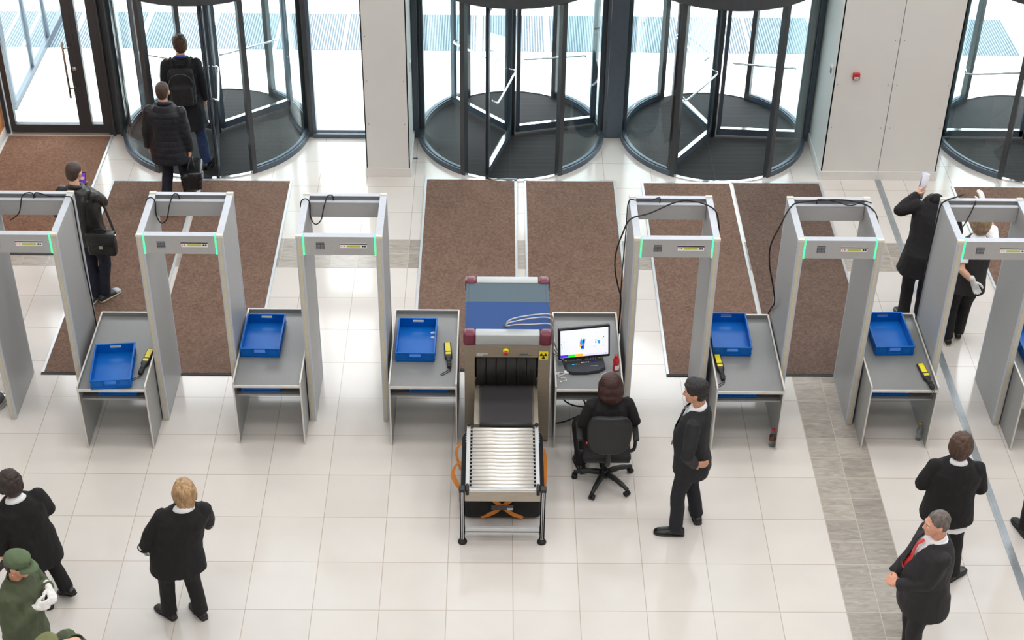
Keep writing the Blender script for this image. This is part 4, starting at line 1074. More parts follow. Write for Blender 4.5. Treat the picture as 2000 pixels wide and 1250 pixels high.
# ------------------------------------------------------------------ people
SK = {}
def skin(name, c): return mat('skin_' + name, rgb(*c), 0.5, var=0.05, scale=30)
SK['a'] = skin('light', (222, 172, 146)); SK['b'] = skin('rosy', (216, 156, 130)); SK['c'] = skin('tan', (196, 142, 114))
def hairmat(name, c, var=0.5): return mat('hair_' + name, rgb(*c), 0.5, var=var, scale=3.5, stretch=(14, 14, 1.6), bump=0.6, bscale=12)
HR = {'brown': hairmat('brown', (66, 48, 38)), 'dark': hairmat('dark_brown', (46, 32, 26)), 'auburn': hairmat('dark_auburn', (60, 32, 27), 0.25), 'black': hairmat('black', (24, 20, 20)),
      'blond': hairmat('blond', (170, 136, 98)), 'ash': hairmat('ash_blond', (140, 118, 92)), 'grey': hairmat('grey', (98, 88, 82)), 'buzz': hairmat('cropped_brown', (62, 46, 38), 0.15), 'chestnut': hairmat('chestnut', (74, 50, 36))}
CL = {'black': mat('black_knit', rgb(20, 18, 20), 0.9, var=0.12, bump=0.15, bscale=120), 'suit': mat('black_suit_cloth', rgb(18, 19, 24), 0.75, var=0.10),
      'suit2': mat('charcoal_suit_cloth', rgb(28, 25, 30), 0.75, var=0.10), 'trouser': mat('black_trousers', rgb(21, 19, 21), 0.85, var=0.1), 'trouser_blue': mat('midnight_trousers', rgb(17, 19, 29), 0.8, var=0.1),
      'jeans': mat('blue_denim', rgb(38, 56, 92), 0.85, var=0.25, scale=16), 'jeans_dark': mat('dark_denim', rgb(26, 30, 46), 0.85, var=0.2, scale=16),
      'navy': mat('dark_navy_coat', rgb(17, 18, 25), 0.8, var=0.1), 'quilt': quilt_mat('quilted_navy_jacket', rgb(14, 17, 28), 0.075, 0.3), 'leatherj': mat('black_leather_jacket', rgb(27, 24, 24), 0.4, var=0.15, bump=0.15, bscale=40),
      'olive': mat('olive_uniform_cloth', rgb(76, 84, 62), 0.85, var=0.12, scale=10), 'olive_cap': mat('green_cap_cloth', rgb(86, 102, 74), 0.85, var=0.08), 'olive_light': mat('light_olive_cap_cloth', rgb(112, 116, 76), 0.85, var=0.08),
      'white': mat('white_shirt_cloth', rgb(234, 234, 238), 0.8, var=0.03), 'glove': mat('white_cotton_glove', rgb(226, 224, 222), 0.85, var=0.05, bump=0.15), 'vest': mat('dark_grey_vest', rgb(46, 44, 45), 0.85, var=0.1),
      'shoe': mat('black_shoe_leather', rgb(22, 21, 22), 0.35, var=0.1), 'sole': mat('cream_rubber_sole', rgb(206, 192, 160), 0.6), 'sneaker': mat('grey_blue_sneaker', rgb(58, 64, 76), 0.6, var=0.3), 'toe': mat('pale_toe_cap', rgb(176, 182, 190), 0.5),
      'tie': mat('red_tie_silk', rgb(196, 44, 42), 0.4, var=0.5, scale=60), 'tie_dk': mat('dark_plum_tie', rgb(52, 42, 54), 0.4, var=0.3, scale=60), 'bluecollar': mat('blue_shirt_collar', rgb(70, 76, 176), 0.7)}
EYE = mat('eye_white', rgb(230, 226, 222), 0.25, var=0.0); IRIS = mat('dark_iris', rgb(40, 30, 26), 0.2, var=0.0); LIP = mat('lip_skin', rgb(178, 100, 92), 0.45)

def sel(x, e):
    return (abs(x) ** e) * (1 if x >= 0 else -1)

class Person:
    def __init__(s, label, base, head, h=1.75, wa=1.0, wb=1.0, lean=(0, 0), drop=0.0, ts=1.0, hyaw=0, hpitch=0, hoff=(0, 0, 0), skin='a', sw=1.0, twist=0, seed=1.0, group=None):
        s.t = thing('person', label, 'person', (base[0], base[1], 0))
        s.b = V((base[0], base[1], 0)); a = radians(head); s.k = h / 1.75; s.seed = seed
        s.F = V((cos(a), sin(a), 0)); s.R = V((sin(a), -cos(a), 0)); s.U = V((0, 0, 1))
        s.lean, s.drop, s.ts, s.wa, s.wb, s.sw, s.tw = lean, drop, ts, wa, wb, sw, radians(twist)
        s.skin = SK[skin]
        s.hy, s.hp, s.hoff = radians(hyaw), radians(hpitch), hoff
        s.arms, s.legs = {}, {}
        k = s.k
        s.hip = {-1: s.sp(-0.085, 0, 0.92), 1: s.sp(0.085, 0, 0.92)}
        s.sh = {g: s.sp(g * 0.178 * sw, -0.01, 1.415) for g in (-1, 1)}
        s.neck = s.sp(0, -0.02, 1.48)
        s.hc = s.sp(0, 0.025, 1.635) + s.R * hoff[0] + s.F * hoff[1] + s.U * hoff[2]
        # head frame
        Fh = s.F * cos(s.hy) - s.R * sin(s.hy); Rh = s.R * cos(s.hy) + s.F * sin(s.hy)
        Fp = Fh * cos(s.hp) - s.U * sin(s.hp); Up = s.U * cos(s.hp) + Fh * sin(s.hp)
        s.H = Matrix((Rh, Fp, Up)).transposed()
    def loc(s, r, f, z):
        return s.b + s.R * r + s.F * f + V((0, 0, z))
    def sp(s, r, f, z):
        """Point of the torso: r to the right, f forward, z in metres of a 1.75 m figure; follows lean, twist and seat."""
        q = max(0.0, min(1.25, (z - 0.95) / 0.5))
        a = s.tw * q
        r, f = r * cos(a) + f * sin(a), f * cos(a) - r * sin(a)
        zz = z * s.k if z <= 0.95 else (0.95 + (z - 0.95) * s.ts) * s.k
        return s.b + s.R * (r * s.k + s.lean[0] * q) + s.F * (f * s.k + s.lean[1] * q) + V((0, 0, zz - s.drop))
    def hd(s, r, f, u):
        return s.hc + s.H @ (V((r, f, u)) * s.k ** 0.5)
    def ik(s, a, c, l1, l2, pole):
        d = c - a; L_ = d.length
        if L_ > (l1 + l2) * 0.995:
            c = a + d.normalized() * (l1 + l2) * 0.995; d = c - a; L_ = d.length
        x = (l1 * l1 - l2 * l2 + L_ * L_) / (2 * L_)
        hgt = sqrt(max(l1 * l1 - x * x, 1e-6)); n = d.normalized()
        p = pole - n * pole.dot(n); p = p.normalized() if p.length > 1e-5 else n.orthogonal()
        return a + n * x + p * hgt, c
    def wp(s, v):
        return s.R * v[0] + s.F * v[1] + s.U * v[2]
    def arm(s, g, wrist, pole=(0.3, -1, -0.2), hand=(0, 0.2, -1), palm=None, curl=0.5, world=False, elbow=None):
        """g: -1 left, +1 right. wrist in the person's own frame (or the world's); pole points where the elbow goes."""
        w = V(wrist) if world else s.loc(*wrist)
        pv = s.wp((pole[0] * g, pole[1], pole[2])) if not world else V(pole)
        el, w = s.ik(s.sh[g], w, 0.285 * s.k, 0.255 * s.k, pv)
        if elbow is not None: el, w = V(elbow), V(wrist)
        hd_ = (s.wp(hand) if not world else V(hand)).normalized()
        pm = (s.wp(palm) if palm is not None and not world else V(palm) if palm is not None else s.R * -g)
        pm = (pm - hd_ * pm.dot(hd_)).normalized()
        s.arms[g] = dict(el=el, w=w, hd=hd_, pm=pm, curl=curl, th=None)
    def hang(s, g, r=0.24, f=0.0, z=0.80, curl=0.6):
        s.arm(g, (g * r * s.wa ** 0.5, f, z * s.k - s.drop), (0.5, -1, 0), (0, 0.15, -1), (-g, 0.15, 0), curl)
    def leg(s, g, ankle, toe, lift=0.0, pitch=0.0, kp=(0, 1, 0)):
        """ankle: world xy; toe: world direction of the foot; pitch raises the heel about the ball of the foot."""
        td = V((toe[0], toe[1], 0)).normalized()
        an = V((ankle[0], ankle[1], 0.085 * s.k + lift)); p = radians(pitch)
        ball = V((ankle[0], ankle[1], lift)) + td * 0.12
        rot = lambda q: ball + td * ((q - ball).dot(td) * cos(p) + (q - ball).z * sin(p)) + td.cross(V((0, 0, 1))) * (q - ball).dot(td.cross(V((0, 0, 1)))) + V((0, 0, (q - ball).z * cos(p) - (q - ball).dot(td) * sin(p)))
        an2 = rot(an)
        kv = s.wp(kp)
        kn, _ = s.ik(s.hip[g], an2, 0.415 * s.k, 0.425 * s.k, kv if kp != (0, 1, 0) else (s.F + td * 0.6))
        s.legs[g] = dict(an=an2, kn=kn, td=td, rot=rot, base=V((ankle[0], ankle[1], lift)))
    # -------------------------------------------------- solids
    def ring(s, z, a, b, f=0.0, e=0.85, n=28, r=0.0):
        c = []
        for i in range(n):
            q = 2 * pi * i / n
            c.append(s.sp(r + a * sel(cos(q), e), f + b * sel(sin(q), e), z))
        return c
    def torso(s, mb, grow=0.0, z0=0.86, z1=1.49, prof=None):
        P = prof or [(0.78, .165, .115, -.02), (0.86, .168, .120, -.015), (0.95, .172, .124, -.012), (1.06, .158, .112, .002), (1.18, .162, .114, .006), (1.30, .178 * s.sw, .118, .0), (1.375, .168 * s.sw, .100, -.006), (1.43, .112 * s.sw, .076, -.012), (1.465, .075, .064, -.014), (1.49, .062, .060, -.014)]
        P = [p for p in P if z0 - 0.05 <= p[0] <= z1 + 0.03]
        mb.loft([s.ring(z, a * s.wa + grow, b * s.wb + grow, f) for z, a, b, f in P])
    def hand_solid(s, mb, g, grow=0.0):
        A = s.arms[g]; d, n = A['hd'], A['pm']; side = n.cross(d) * g * -1
        # thumb side: for a right hand with fingers down and palm inwards the thumb points forwards
        side = side.normalized(); k = s.k * 0.98; w = A['w']; cu = A['curl']
        q = Matrix((side, d, n)).transposed()
        mb.capsule(w - d * 0.03, w + d * 0.02 * k, 0.026 + grow, 0.027 + grow)
        for o in (0.024, 0.008, -0.008, -0.024):
            mb.capsule(w + d * 0.02 * k + side * o * 0.7, w + d * 0.082 * k + side * o * 1.05 + n * 0.002, 0.0145 + grow, 0.0125 + grow, 10)
        for o, l in ((0.027, 0.074), (0.0095, 0.083), (-0.0085, 0.077), (-0.026, 0.060)):
            b = w + d * 0.085 * k + side * o * 1.08
            c1 = cu * 0.9; c2 = cu * 1.9; c3 = cu * 2.5
            dd = (d + side * o * 1.6).normalized()
            p1 = b + (dd * cos(c1) + n * sin(c1)) * l * 0.46 * k
            p2 = p1 + (dd * cos(c2) + n * sin(c2)) * l * 0.32 * k
            p3 = p2 + (dd * cos(c3) + n * sin(c3)) * l * 0.22 * k
            for u, v_, r0, r1 in ((b, p1, .0098, .0092), (p1, p2, .0092, .0085), (p2, p3, .0085, .0075)):
                mb.capsule(u, v_, r0 + grow, r1 + grow, 10, k=4)
        t0 = w + d * 0.025 * k + side * 0.022 * k
        t1 = t0 + (d * 0.55 + side * 0.75 + n * 0.25).normalized() * 0.045 * k
        t2 = t1 + (d * 0.8 + side * 0.35 + n * (0.3 + 0.4 * cu)).normalized() * 0.034 * k
        t3 = t2 + (d * 0.85 + side * 0.05 + n * (0.4 + 0.5 * cu)).normalized() * 0.024 * k
        mb.capsule(t0, t1, .0145 + grow, .0115 + grow, 10); mb.capsule(t1, t2, .0112 + grow, .0098 + grow, 10); mb.capsule(t2, t3, .0098 + grow, .008 + grow, 10)
    def body(s, female=False):
        mb = MB(); k = s.k
        s.torso(mb, -0.012)
        for g in (-1, 1):
            if g in s.arms:
                A = s.arms[g]
                mb.capsule(s.sh[g], A['el'], 0.046, 0.037); mb.capsule(A['el'], A['el'].lerp(A['w'], 0.35), 0.038, 0.039); mb.capsule(A['el'].lerp(A['w'], 0.35), A['w'], 0.038, 0.025)
                s.hand_solid(mb, g)
            L_ = s.legs[g]
            mb.capsule(s.hip[g], L_['kn'], 0.078, 0.052); mb.capsule(L_['kn'], L_['kn'].lerp(L_['an'], 0.35), 0.050, 0.052); mb.capsule(L_['kn'].lerp(L_['an'], 0.35), L_['an'], 0.050, 0.030)
            td = L_['td']; rot = L_['rot']; B = L_['base']
            mb.capsule(rot(B - td * 0.03 + V((0, 0, .045))), rot(B + td * 0.10 + V((0, 0, .032))), 0.024, 0.016)
        # neck and head
        mb.capsule(s.neck, s.hd(0, -0.03, -0.05), 0.058 * (0.88 if female else 1), 0.054 * (0.88 if female else 1))
        Q = s.H
        kk = k ** 0.5
        def E(c, r): mb.ell(s.hd(*c), [x * kk for x in r], Q)
        E((0, -.012, .03), (.074, .094, .088)); E((0, .012, -.005), (.068, .080, .085)); E((0, .035, -.05), (.054, .056, .062)); E((0, .066, -.090), (.026, .022, .02))
        E((0, .074, .030), (.05, .018, .016)); E((-.030, .068, -.02), (.02, .02, .018)); E((.030, .068, -.02), (.02, .02, .018))
        mb.capsule(s.hd(0, .086, .014), s.hd(0, .104, -.022), .009 * kk, .0125 * kk); E((-.011, .095, -.026), (.009, .010, .008)); E((.011, .095, -.026), (.009, .010, .008))
        E((0, .083, -.056), (.022, .012, .006)); E((0, .081, -.066), (.019, .012, .006))
        for g in (-1, 1):
            E((g * .076, -.008, -.008), (.009, .019, .029)); E((g * .081, -.016, .006), (.009, .012, .016))
        me = fuse(mb, 0.0062, 3)
        s.bodyo = link_mesh('body', me, s.skin, s.t, s.b)
        for g in (-1, 1):
            e = MB(); e.ell(s.hd(g * .029, .076, .004), (.0115 * kk, .0115 * kk, .0095 * kk), Q, 12, 8)
            for i in range(len(e.v)): e.v[i] = e.v[i] - s.b
            eo = e.build('eye', EYE, s.t)
            e = MB(); e.ell(s.hd(g * .029, .0852, .004), (.0052 * kk, .0035 * kk, .0052 * kk), Q, 10, 6)
            for i in range(len(e.v)): e.v[i] = e.v[i] - s.b
            e.build('iris', IRIS, eo)
        return s
    def part(s, name, mb, m, voxel=0.009, smooth=4, wrinkle=0.0, wscale=12, cut=None, label=None, fold=(1, 1, 0.55)):
        me = fuse(mb, voxel, smooth, wrinkle, wscale, s.seed, cut, fold)
        return link_mesh(name, me, m, s.t, s.b, label)
    def raw(s, name, mb, m, parent=None, label=None):
        for i in range(len(mb.v)): mb.v[i] = mb.v[i] - s.b
        return mb.build(name, m, parent or s.t, label)
    def trousers(s, m, wide=1.0, hem=0.07):
        mb = MB(); k = s.k
        s.torso(mb, 0.006, 0.78, 1.06)
        for g in (-1, 1):
            L_ = s.legs[g]; kn, an, h_ = L_['kn'], L_['an'], s.hip[g]
            pts = [h_ + V((0, 0, 0.03)), h_.lerp(kn, 0.45), kn, kn.lerp(an, 0.5), kn.lerp(an, 0.96) + V((0, 0, -0.035))]
            rr = [0.098 * s.wa ** 0.5, 0.092 * s.wa ** 0.3, 0.070 * wide, 0.066 * wide, 0.066 * wide]
            P = bez(pts, 6); n = len(P) - 1; R_ = []
            for i in range(len(P)):
                u = i / 6; a = min(int(u), 3); R_.append((rr[a] + (rr[a + 1] - rr[a]) * (u - a)) * k ** 0.5)
            mb.tube(P, R_, 18)
        return s.part('trousers', mb, m, 0.0085, 3, 0.0055, 13)
    def shoes(s, m, sole=None, toe=None):
        for g in (-1, 1):
            L_ = s.legs[g]; td, rot, B = L_['td'], L_['rot'], L_['base']; sd = td.cross(V((0, 0, 1)))
            sec = [(-.085, .024, .055), (-.075, .036, .075), (-.03, .041, .098), (.03, .042, .088), (.07, .045, .068), (.12, .049, .054), (.165, .044, .046), (.195, .030, .036), (.205, .016, .024)]
            def rings(zlo, zhi, grow):
                out = []
                for f, w, h_ in sec:
                    r = []
                    top = min(h_ * s.k, zhi)
                    for i in range(16):
                        q = 2 * pi * i / 16
                        r.append(rot(B + td * (f * s.k) + sd * ((w + grow) * s.k * sel(cos(q), 0.75)) + V((0, 0, (top + zlo) / 2 + (top - zlo) / 2 * sel(sin(q), 0.7)))))
                    out.append(r)
                return out
            mb = MB(); mb.loft(rings(0.012, 1, 0))
            so = s.raw('shoe', mb, m)
            mb = MB(); mb.loft(rings(0.0, 0.022, 0.003)); s.raw('sole', mb, sole or m, so)
            if toe:
                mb = MB()
                rr = [[p for p in r] for r in rings(0.02, 1, 0.002)[5:]]
                for r in rr:
                    c = sum(r, V()) / len(r)
                    for i in range(len(r)): r[i] = c + (r[i] - c) * 1.03 + V((0, 0, 0.002))
                mb.loft(rr); s.raw('toe_cap', mb, toe, so)
    def sleeve(s, mb, g, r0=0.066, r1=0.056, r2=0.047, upto=1.0):
        A = s.arms[g]; sh, el, w = s.sh[g], A['el'], A['w']
        inner = s.sp(g * 0.10, -0.005, 1.40)
        mb.capsule(inner - V((0, 0, 0.012)), sh - V((0, 0, 0.014)), 0.060 * s.k, r0 * 0.96)
        if upto >= 1.0:
            pts = [sh, sh.lerp(el, 0.5), el, el.lerp(w, 0.5), el.lerp(w, 1.0)]
            rr = [r0, (r0 + r1) / 2, r1, (r1 + r2) / 2, r2]
            mb.capsule(sh.lerp(el, 0.9), el, r1, r1)
        else:
            pts = [sh, sh.lerp(el, 0.4 * upto), sh.lerp(el, 0.7 * upto), sh.lerp(el, upto)]; rr = [r0, r0, r0, r0 * 0.98]
        P = []
        for i in range(len(pts) - 1):
            for j in range(4): P.append(pts[i].lerp(pts[i + 1], j / 4))
        P.append(pts[-1]); R_ = []
        for i in range(len(P)):
            u = i / 4; a = min(int(u), len(rr) - 2); R_.append(rr[a] + (rr[a + 1] - rr[a]) * (u - a))
        mb.tube(P, R_, 16)
    def jacket(s, name, m, hem=0.78, grow=0.022, flare=0.012, sleeves=(1, 1), r=(0.068, 0.058, 0.048), wrinkle=0.007, wscale=11, neckz=1.47, vneck=None, belly=0.0, voxel=0.009, label=None, hemshape=None):
        mb = MB()
        P = [(1.30, .178 * s.sw, .118, .0), (1.375, .178 * s.sw, .106, -.006), (1.425, .130 * s.sw, .084, -.012), (neckz - 0.005, .082, .07, -.014), (neckz + 0.012, .072, .064, -.012)]
        low = [(1.18, .164, .116 + belly, .006 + belly * 0.7), (1.06, .162, .114 + belly, .004 + belly * 0.7), (0.95, .174, .124 + belly * 0.6, -.008 + belly * 0.5)]
        z = 0.86; 
        while z > hem + 0.02:
            low.append((z, .176 + flare * (0.95 - z) / 0.17, .126 + flare * (0.95 - z) / 0.17 + belly * 0.4, -.012)); z -= 0.09
        low.append((hem, .178 + flare * (0.95 - hem) / 0.17, .128 + flare * (0.95 - hem) / 0.17, -.012))
        prof = sorted(low + P)
        mb.loft([s.ring(zz, a * s.wa + grow, b * s.wb + grow, f) for zz, a, b, f in prof])
        for i, g in enumerate((-1, 1)):
            if sleeves[i]: s.sleeve(mb, g, r[0] * s.wa ** 0.4, r[1] * s.wa ** 0.3, r[2], sleeves[i])
        cut = None
        if vneck:
            zlow, zhigh, wtop = vneck
            o_ = s.sp(0, 0, zlow); top = s.sp(0, 0, zhigh)
            def cut(p, s=s):
                q = (p.z - o_.z) / max(top.z - o_.z, 1e-4)
                if q < 0 or q > 1.35: return False
                ax = o_.lerp(top, min(q, 1.0))
                d = p - ax
                fw = s.F * cos(s.tw) - s.R * sin(s.tw) * -1 if False else s.F
                return d.dot(fw) > 0.02 and abs(d.dot(s.R)) < wtop * min(q, 1.0) + 0.004
        return s.part(name, mb, m, voxel, 4, wrinkle, wscale, cut, label)
    def band(s, name, m, z, a, b, h_, tilt=0.25, th=0.006, f=-0.012, parent=None, open_front=0.0):
        """Upright collar around the neck, higher at the back."""
        mb = MB(); n = 32; rings = []
        for i in range(n + 1):
            q = pi / 2 + open_front + (2 * pi - 2 * open_front) * i / n
            x, y = cos(q), sin(q)
            zz = z - tilt * 0.1 * y
            rings.append([s.sp(x * (a + d * th + hh * 0.25 * dd), f + y * (b + d * th + hh * 0.25 * dd), zz + hh) for d, hh, dd in ((0, 0, 0), (1, 0, 0), (1, h_, -1), (0, h_, -1))])
        mb.loft(rings, True, True)
        return s.raw(name, mb, m, parent)
    def collar_flap(s, m, w=1.0, name='shirt_collar'):
        """Folded-down shirt collar lying over the jacket neckline."""
        mb = MB(); n = 36; rings = []
        for i in range(n + 1):
            q = pi / 2 + 0.25 + (2 * pi - 0.5) * i / n
            x, y = cos(q), sin(q)
            rings.append([s.sp(x * .060, -.012 + y * .058, 1.508 - 0.03 * y), s.sp(x * .066, -.012 + y * .064, 1.512 - 0.03 * y), s.sp(x * .098 * w, -.016 + y * .092 * w, 1.474 - 0.02 * y), s.sp(x * .092 * w, -.016 + y * .086 * w, 1.466 - 0.02 * y)])
        mb.loft(rings, True, True)
        return s.raw(name, mb, m)
    def hair(s, style, m):
        mb = MB(); k = s.k ** 0.5; Q = s.H
        def E(c, r): mb.ell(s.hd(*c), [x * k for x in r], Q)
        if style in ('short', 'buzz'):
            g = 0.004 if style == 'buzz' else 0.012
            E((0, -.022, .040 + g * 0.4), (.076 + g, .092 + g, .085 + g)); E((0, -.050, -.005), (.066 + g, .058 + g, .068 + g)); E((0, -.06, -.04), (.05 + g, .034 + g, .04))
            if style == 'short': E((0, .045, .085), (.062, .045, .032)); E((.02, .01, .108), (.06, .07, .030)); E((0, -.024, .066), (.086, .106, .074))
        elif style == 'crop':
            E((0, -.026, .046), (.106, .116, .100)); E((0, -.060, -.01), (.098, .072, .088)); E((0, -.066, -.06), (.068, .046, .055)); E((0, .046, .082), (.076, .048, .038)); E((-.086, -.005, .0), (.024, .05, .066)); E((.086, -.005, .0), (.024, .05, .066)); E((0.01, -.03, .118), (.07, .08, .038))
        elif style == 'bob':
            E((0, -.022, .042), (.110, .118, .106)); E((0, -.055, -.03), (.116, .080, .11)); E((0, -.060, -.10), (.112, .070, .08)); E((-.098, .0, -.04), (.030, .055, .11)); E((.098, .0, -.04), (.030, .055, .11)); E((0, .05, .078), (.068, .042, .036))
        elif style == 'shag':
            E((0, -.022, .044), (.102, .112, .100)); E((0, -.06, -.02), (.094, .064, .10)); E((0, -.068, -.085), (.080, .040, .075)); E((-.088, -.01, -.02), (.022, .05, .08)); E((.088, -.01, -.02), (.022, .05, .08)); E((0, .048, .082), (.066, .042, .036)); E((0, -.02, .11), (.06, .075, .035))
            for i in range(9):
                a = (i - 4) * 0.2
                mb.capsule(s.hd(.072 * sin(a) * 1.1, -.075 * cos(a), -.08), s.hd(.07 * sin(a) * 1.15, -.078 * cos(a), -.145 - 0.015 * (i % 2)), .016, .007)
        elif style == 'pony':
            E((0, -.022, .036), (.082, .100, .090)); E((0, -.055, -.01), (.074, .056, .075)); E((0, -.115, -.03), (.03, .03, .035)); mb.capsule(s.hd(0, -.125, -.03), s.hd(0.01, -.165, -.12), .030, .020); mb.capsule(s.hd(.01, -.165, -.12), s.hd(0.015, -.16, -.17), .02, .008)
            E((-.074, -.03, .0), (.012, .03, .04)); E((.074, -.03, .0), (.012, .03, .04))
        w = {'buzz': 0.0012, 'short': 0.005, 'bob': 0.003}.get(style, 0.006)
        me = fuse(mb, 0.006, 2, w, 38, s.seed, None, (1, 1, 0.45) if style != 'short' else (1, 1, 0.8))
        o = link_mesh('hair', me, m, s.t, s.b)
        if style not in ('bob', 'crop', 'shag'):
            return o
        return o
    def brows(s, m):
        for g in (-1, 1):
            mb = MB(); mb.tube([s.hd(g * .012, .090, .022), s.hd(g * .028, .089, .029), s.hd(g * .045, .078, .024)], [.0035, .0045, .0025], 6)
            s.raw('eyebrow', mb, m)
    def gloves(s, m, which=(-1, 1)):
        for g in which:
            mb = MB(); s.hand_solid(mb, g, 0.0028)
            A = s.arms[g]; mb.capsule(A['w'] - A['hd'] * 0.05, A['w'], 0.032, 0.031)
            s.part('glove', mb, m, 0.0055, 2, 0.0012, 40)

# man with the backpack, inside the leftmost revolving door
p = Person('person in a long dark coat wearing a black backpack inside the leftmost revolving door', (-3.86, 17.86), 96, 1.76, hyaw=28, seed=1.1)
p.leg(1, (-3.665, 17.745), (0.10, 1), 0.003); p.leg(-1, (-3.98, 18.06), (-0.05, 1), 0.003); p.hang(1, 0.25, 0.04); p.hang(-1, 0.25, 0.02)
p.body().trousers(CL['jeans']); p.shoes(CL['shoe']); p.jacket('coat', CL['navy'], 0.56, 0.026, 0.022, r=(0.074, 0.064, 0.056), neckz=1.475, wrinkle=0.009); p.band('shirt_collar', CL['bluecollar'], 1.475, .064, .062, .045)
p.band('coat_collar', CL['navy'], 1.452, .082, .076, .045); p.hair('short', HR['chestnut']); p.brows(HR['brown'])
P1 = p
bp = thing('backpack', 'black backpack worn on the back of the person in the revolving door', 'backpack', p.sp(0, -0.2, 1.18), radians(96 - 90))
mb = MB(); mb.box(-0.16, 0.16, -0.10, 0.06, -0.24, 0.26, b=0.07, seg=4); mb.box(-0.13, 0.13, -0.145, -0.06, -0.21, 0.07, b=0.04, seg=4)
me = fuse(mb, 0.009, 3, 0.006, 16, 3.0); link_mesh('pack_body', me, M['bagcloth'], bp)
for s_ in (-1, 1):
    mb = MB(); mb.tube(bez([(s_ * 0.09, 0.045, 0.21), (s_ * 0.10, 0.06, 0.27), (s_ * 0.115, 0.13, 0.305), (s_ * 0.125, 0.23, 0.28), (s_ * 0.135, 0.30, 0.16), (s_ * 0.14, 0.31, 0.0), (s_ * 0.16, 0.20, -0.14), (s_ * 0.15, 0.04, -0.18)], 6), 0.018, 8); mb.build('shoulder_strap', M['bagcloth'], bp)
mb = MB(); mb.tube(bez([(-0.04, 0.03, 0.25), (-0.03, 0.03, 0.29), (0.03, 0.03, 0.29), (0.04, 0.03, 0.25)], 5), 0.009, 8); mb.build('grab_handle', M['bagcloth'], bp)
mb = MB(); mb.tube(bez([(-0.15, -0.10, 0.10), (-0.1, -0.112, 0.2), (0, -0.115, 0.235), (0.1, -0.112, 0.2), (0.15, -0.10, 0.10)], 6), 0.004, 6); mb.build('zip', M['grille'], bp)

# man in the quilted jacket with the shiny bag
p = Person('person in a dark blue quilted jacket walking to the revolving door with a bag', (-3.87, 16.70), 86, 1.75, wa=1.06, sw=1.04, seed=2.2)
p.leg(-1, (-3.985, 16.57), (0.05, 1), 0.015, pitch=42); p.leg(1, (-3.76, 16.98), (0.06, 1), 0.015)
p.arm(-1, (-0.265, 0.04, 0.84), (0.6, -1, 0), (0.05, 0.15, -1), (1, 0.1, 0), 0.8); p.arm(1, (0.25, 0.0, 0.775), (0.6, -1, 0), (0.0, 0.05, -1), (-1, 0.1, 0), 1.15)
p.body().trousers(CL['jeans_dark']); p.shoes(CL['shoe']); p.jacket('quilted_jacket', CL['quilt'], 0.74, 0.03, 0.01, r=(0.068, 0.066, 0.058), neckz=1.485, wrinkle=0.008)
p.band('jacket_collar', CL['quilt'], 1.47, .080, .076, .055); p.hair('buzz', HR['brown']); p.brows(HR['brown'])
hb = p.arms[1]['w'] + V((0, 0, -0.10))
t = thing('holdall_bag', 'shiny black bag carried low in the right hand of the quilted jacket man', 'bag', (hb.x + 0.005, hb.y, hb.z - 0.04), radians(6))
mb = MB(); mb.box(-0.115, 0.115, -0.19, 0.19, -0.34, -0.09, b=0.05, seg=4); me = fuse(mb, 0.008, 3, 0.007, 18, 2.0); link_mesh('bag_body', me, M['leather'], t)
mb = MB(); mb.box(-0.06, 0.122, -0.185, 0.185, -0.20, -0.083, b=0.03, seg=3); mb.build('flap', M['leather'], t)
for x in (-0.04, 0.04):
    mb = MB(); mb.tube(bez([(x, -0.10, -0.09), (x * 0.8, -0.07, -0.02), (x * 0.25, 0, 0.028), (x * 0.8, 0.07, -0.02), (x, 0.10, -0.09)], 6), 0.009, 8); mb.build('handle', M['leather'], t)
mb = MB(); mb.cyl((0.118, -0.05, -0.15), (0.128, -0.05, -0.15), 0.012, n=10); mb.build('clasp', M['chrome'], t)

# man reading his phone
p = Person('person in a black leather jacket looking at a phone, with a shoulder bag', (-4.42, 14.76), 72, 1.79, hyaw=2, hpitch=14, lean=(-0.07, 0.02), seed=3.3)
p.leg(-1, (-4.50, 14.80), (0.25, 1), 0.015); p.leg(1, (-4.375, 14.83), (0.62, 0.8), 0.015)
p.arm(1, (-4.475, 15.02, 1.38), (0.9, -0.35, -0.6), (0.05, 0.15, 1), (-0.25, -1, 0), 0.75, True); p.arm(-1, (-0.24, 0.12, 0.98), (0.5, -1, 0), (0.1, 0.6, -0.6), (1, 0, 0), 0.6)
p.body().trousers(CL['jeans_dark'], 0.95); p.shoes(CL['sneaker'], CL['sole'], CL['toe']); p.jacket('leather_jacket', CL['leatherj'], 0.84, 0.024, 0.0, r=(0.072, 0.062, 0.05), neckz=1.48, wrinkle=0.009)
p.band('jacket_collar', CL['leatherj'], 1.465, .076, .072, .05); p.hair('buzz', HR['buzz']); p.brows(HR['buzz'])
w = p.arms[1]['w']
t = thing('mobile_phone', 'black mobile phone with purple screen held up by the man in leather jacket', 'phone', (w.x + 0.01, w.y - 0.012, w.z + 0.115), radians(10))
mt = Matrix.Rotation(radians(-14), 4, 'X') @ Matrix.Rotation(radians(6), 4, 'Y')
MB().box(-0.036, 0.036, -0.005, 0.005, -0.075, 0.075, b=0.004, M=mt).build('phone_case', M['black'], t)
MB().box(-0.032, 0.032, -0.0062, -0.0045, -0.062, 0.062, M=mt).build('screen', mat('purple_screen', rgb(92, 60, 150), 0.3, emit=(0.11, 0.04, 0.32, 1), estr=0.7, var=0.15, scale=60), t)
MB().box(-0.02, 0.022, -0.0068, -0.006, 0.012, 0.018, M=mt).build('text_line', mat('lilac_text', rgb(190, 170, 230), 0.3, emit=(0.5, 0.4, 0.8, 1), estr=0.6), t)
t = thing('leather_satchel', 'black leather satchel hanging at the hip of the man with the phone', 'bag', (-4.24, 14.57, 0.955), radians(-4))
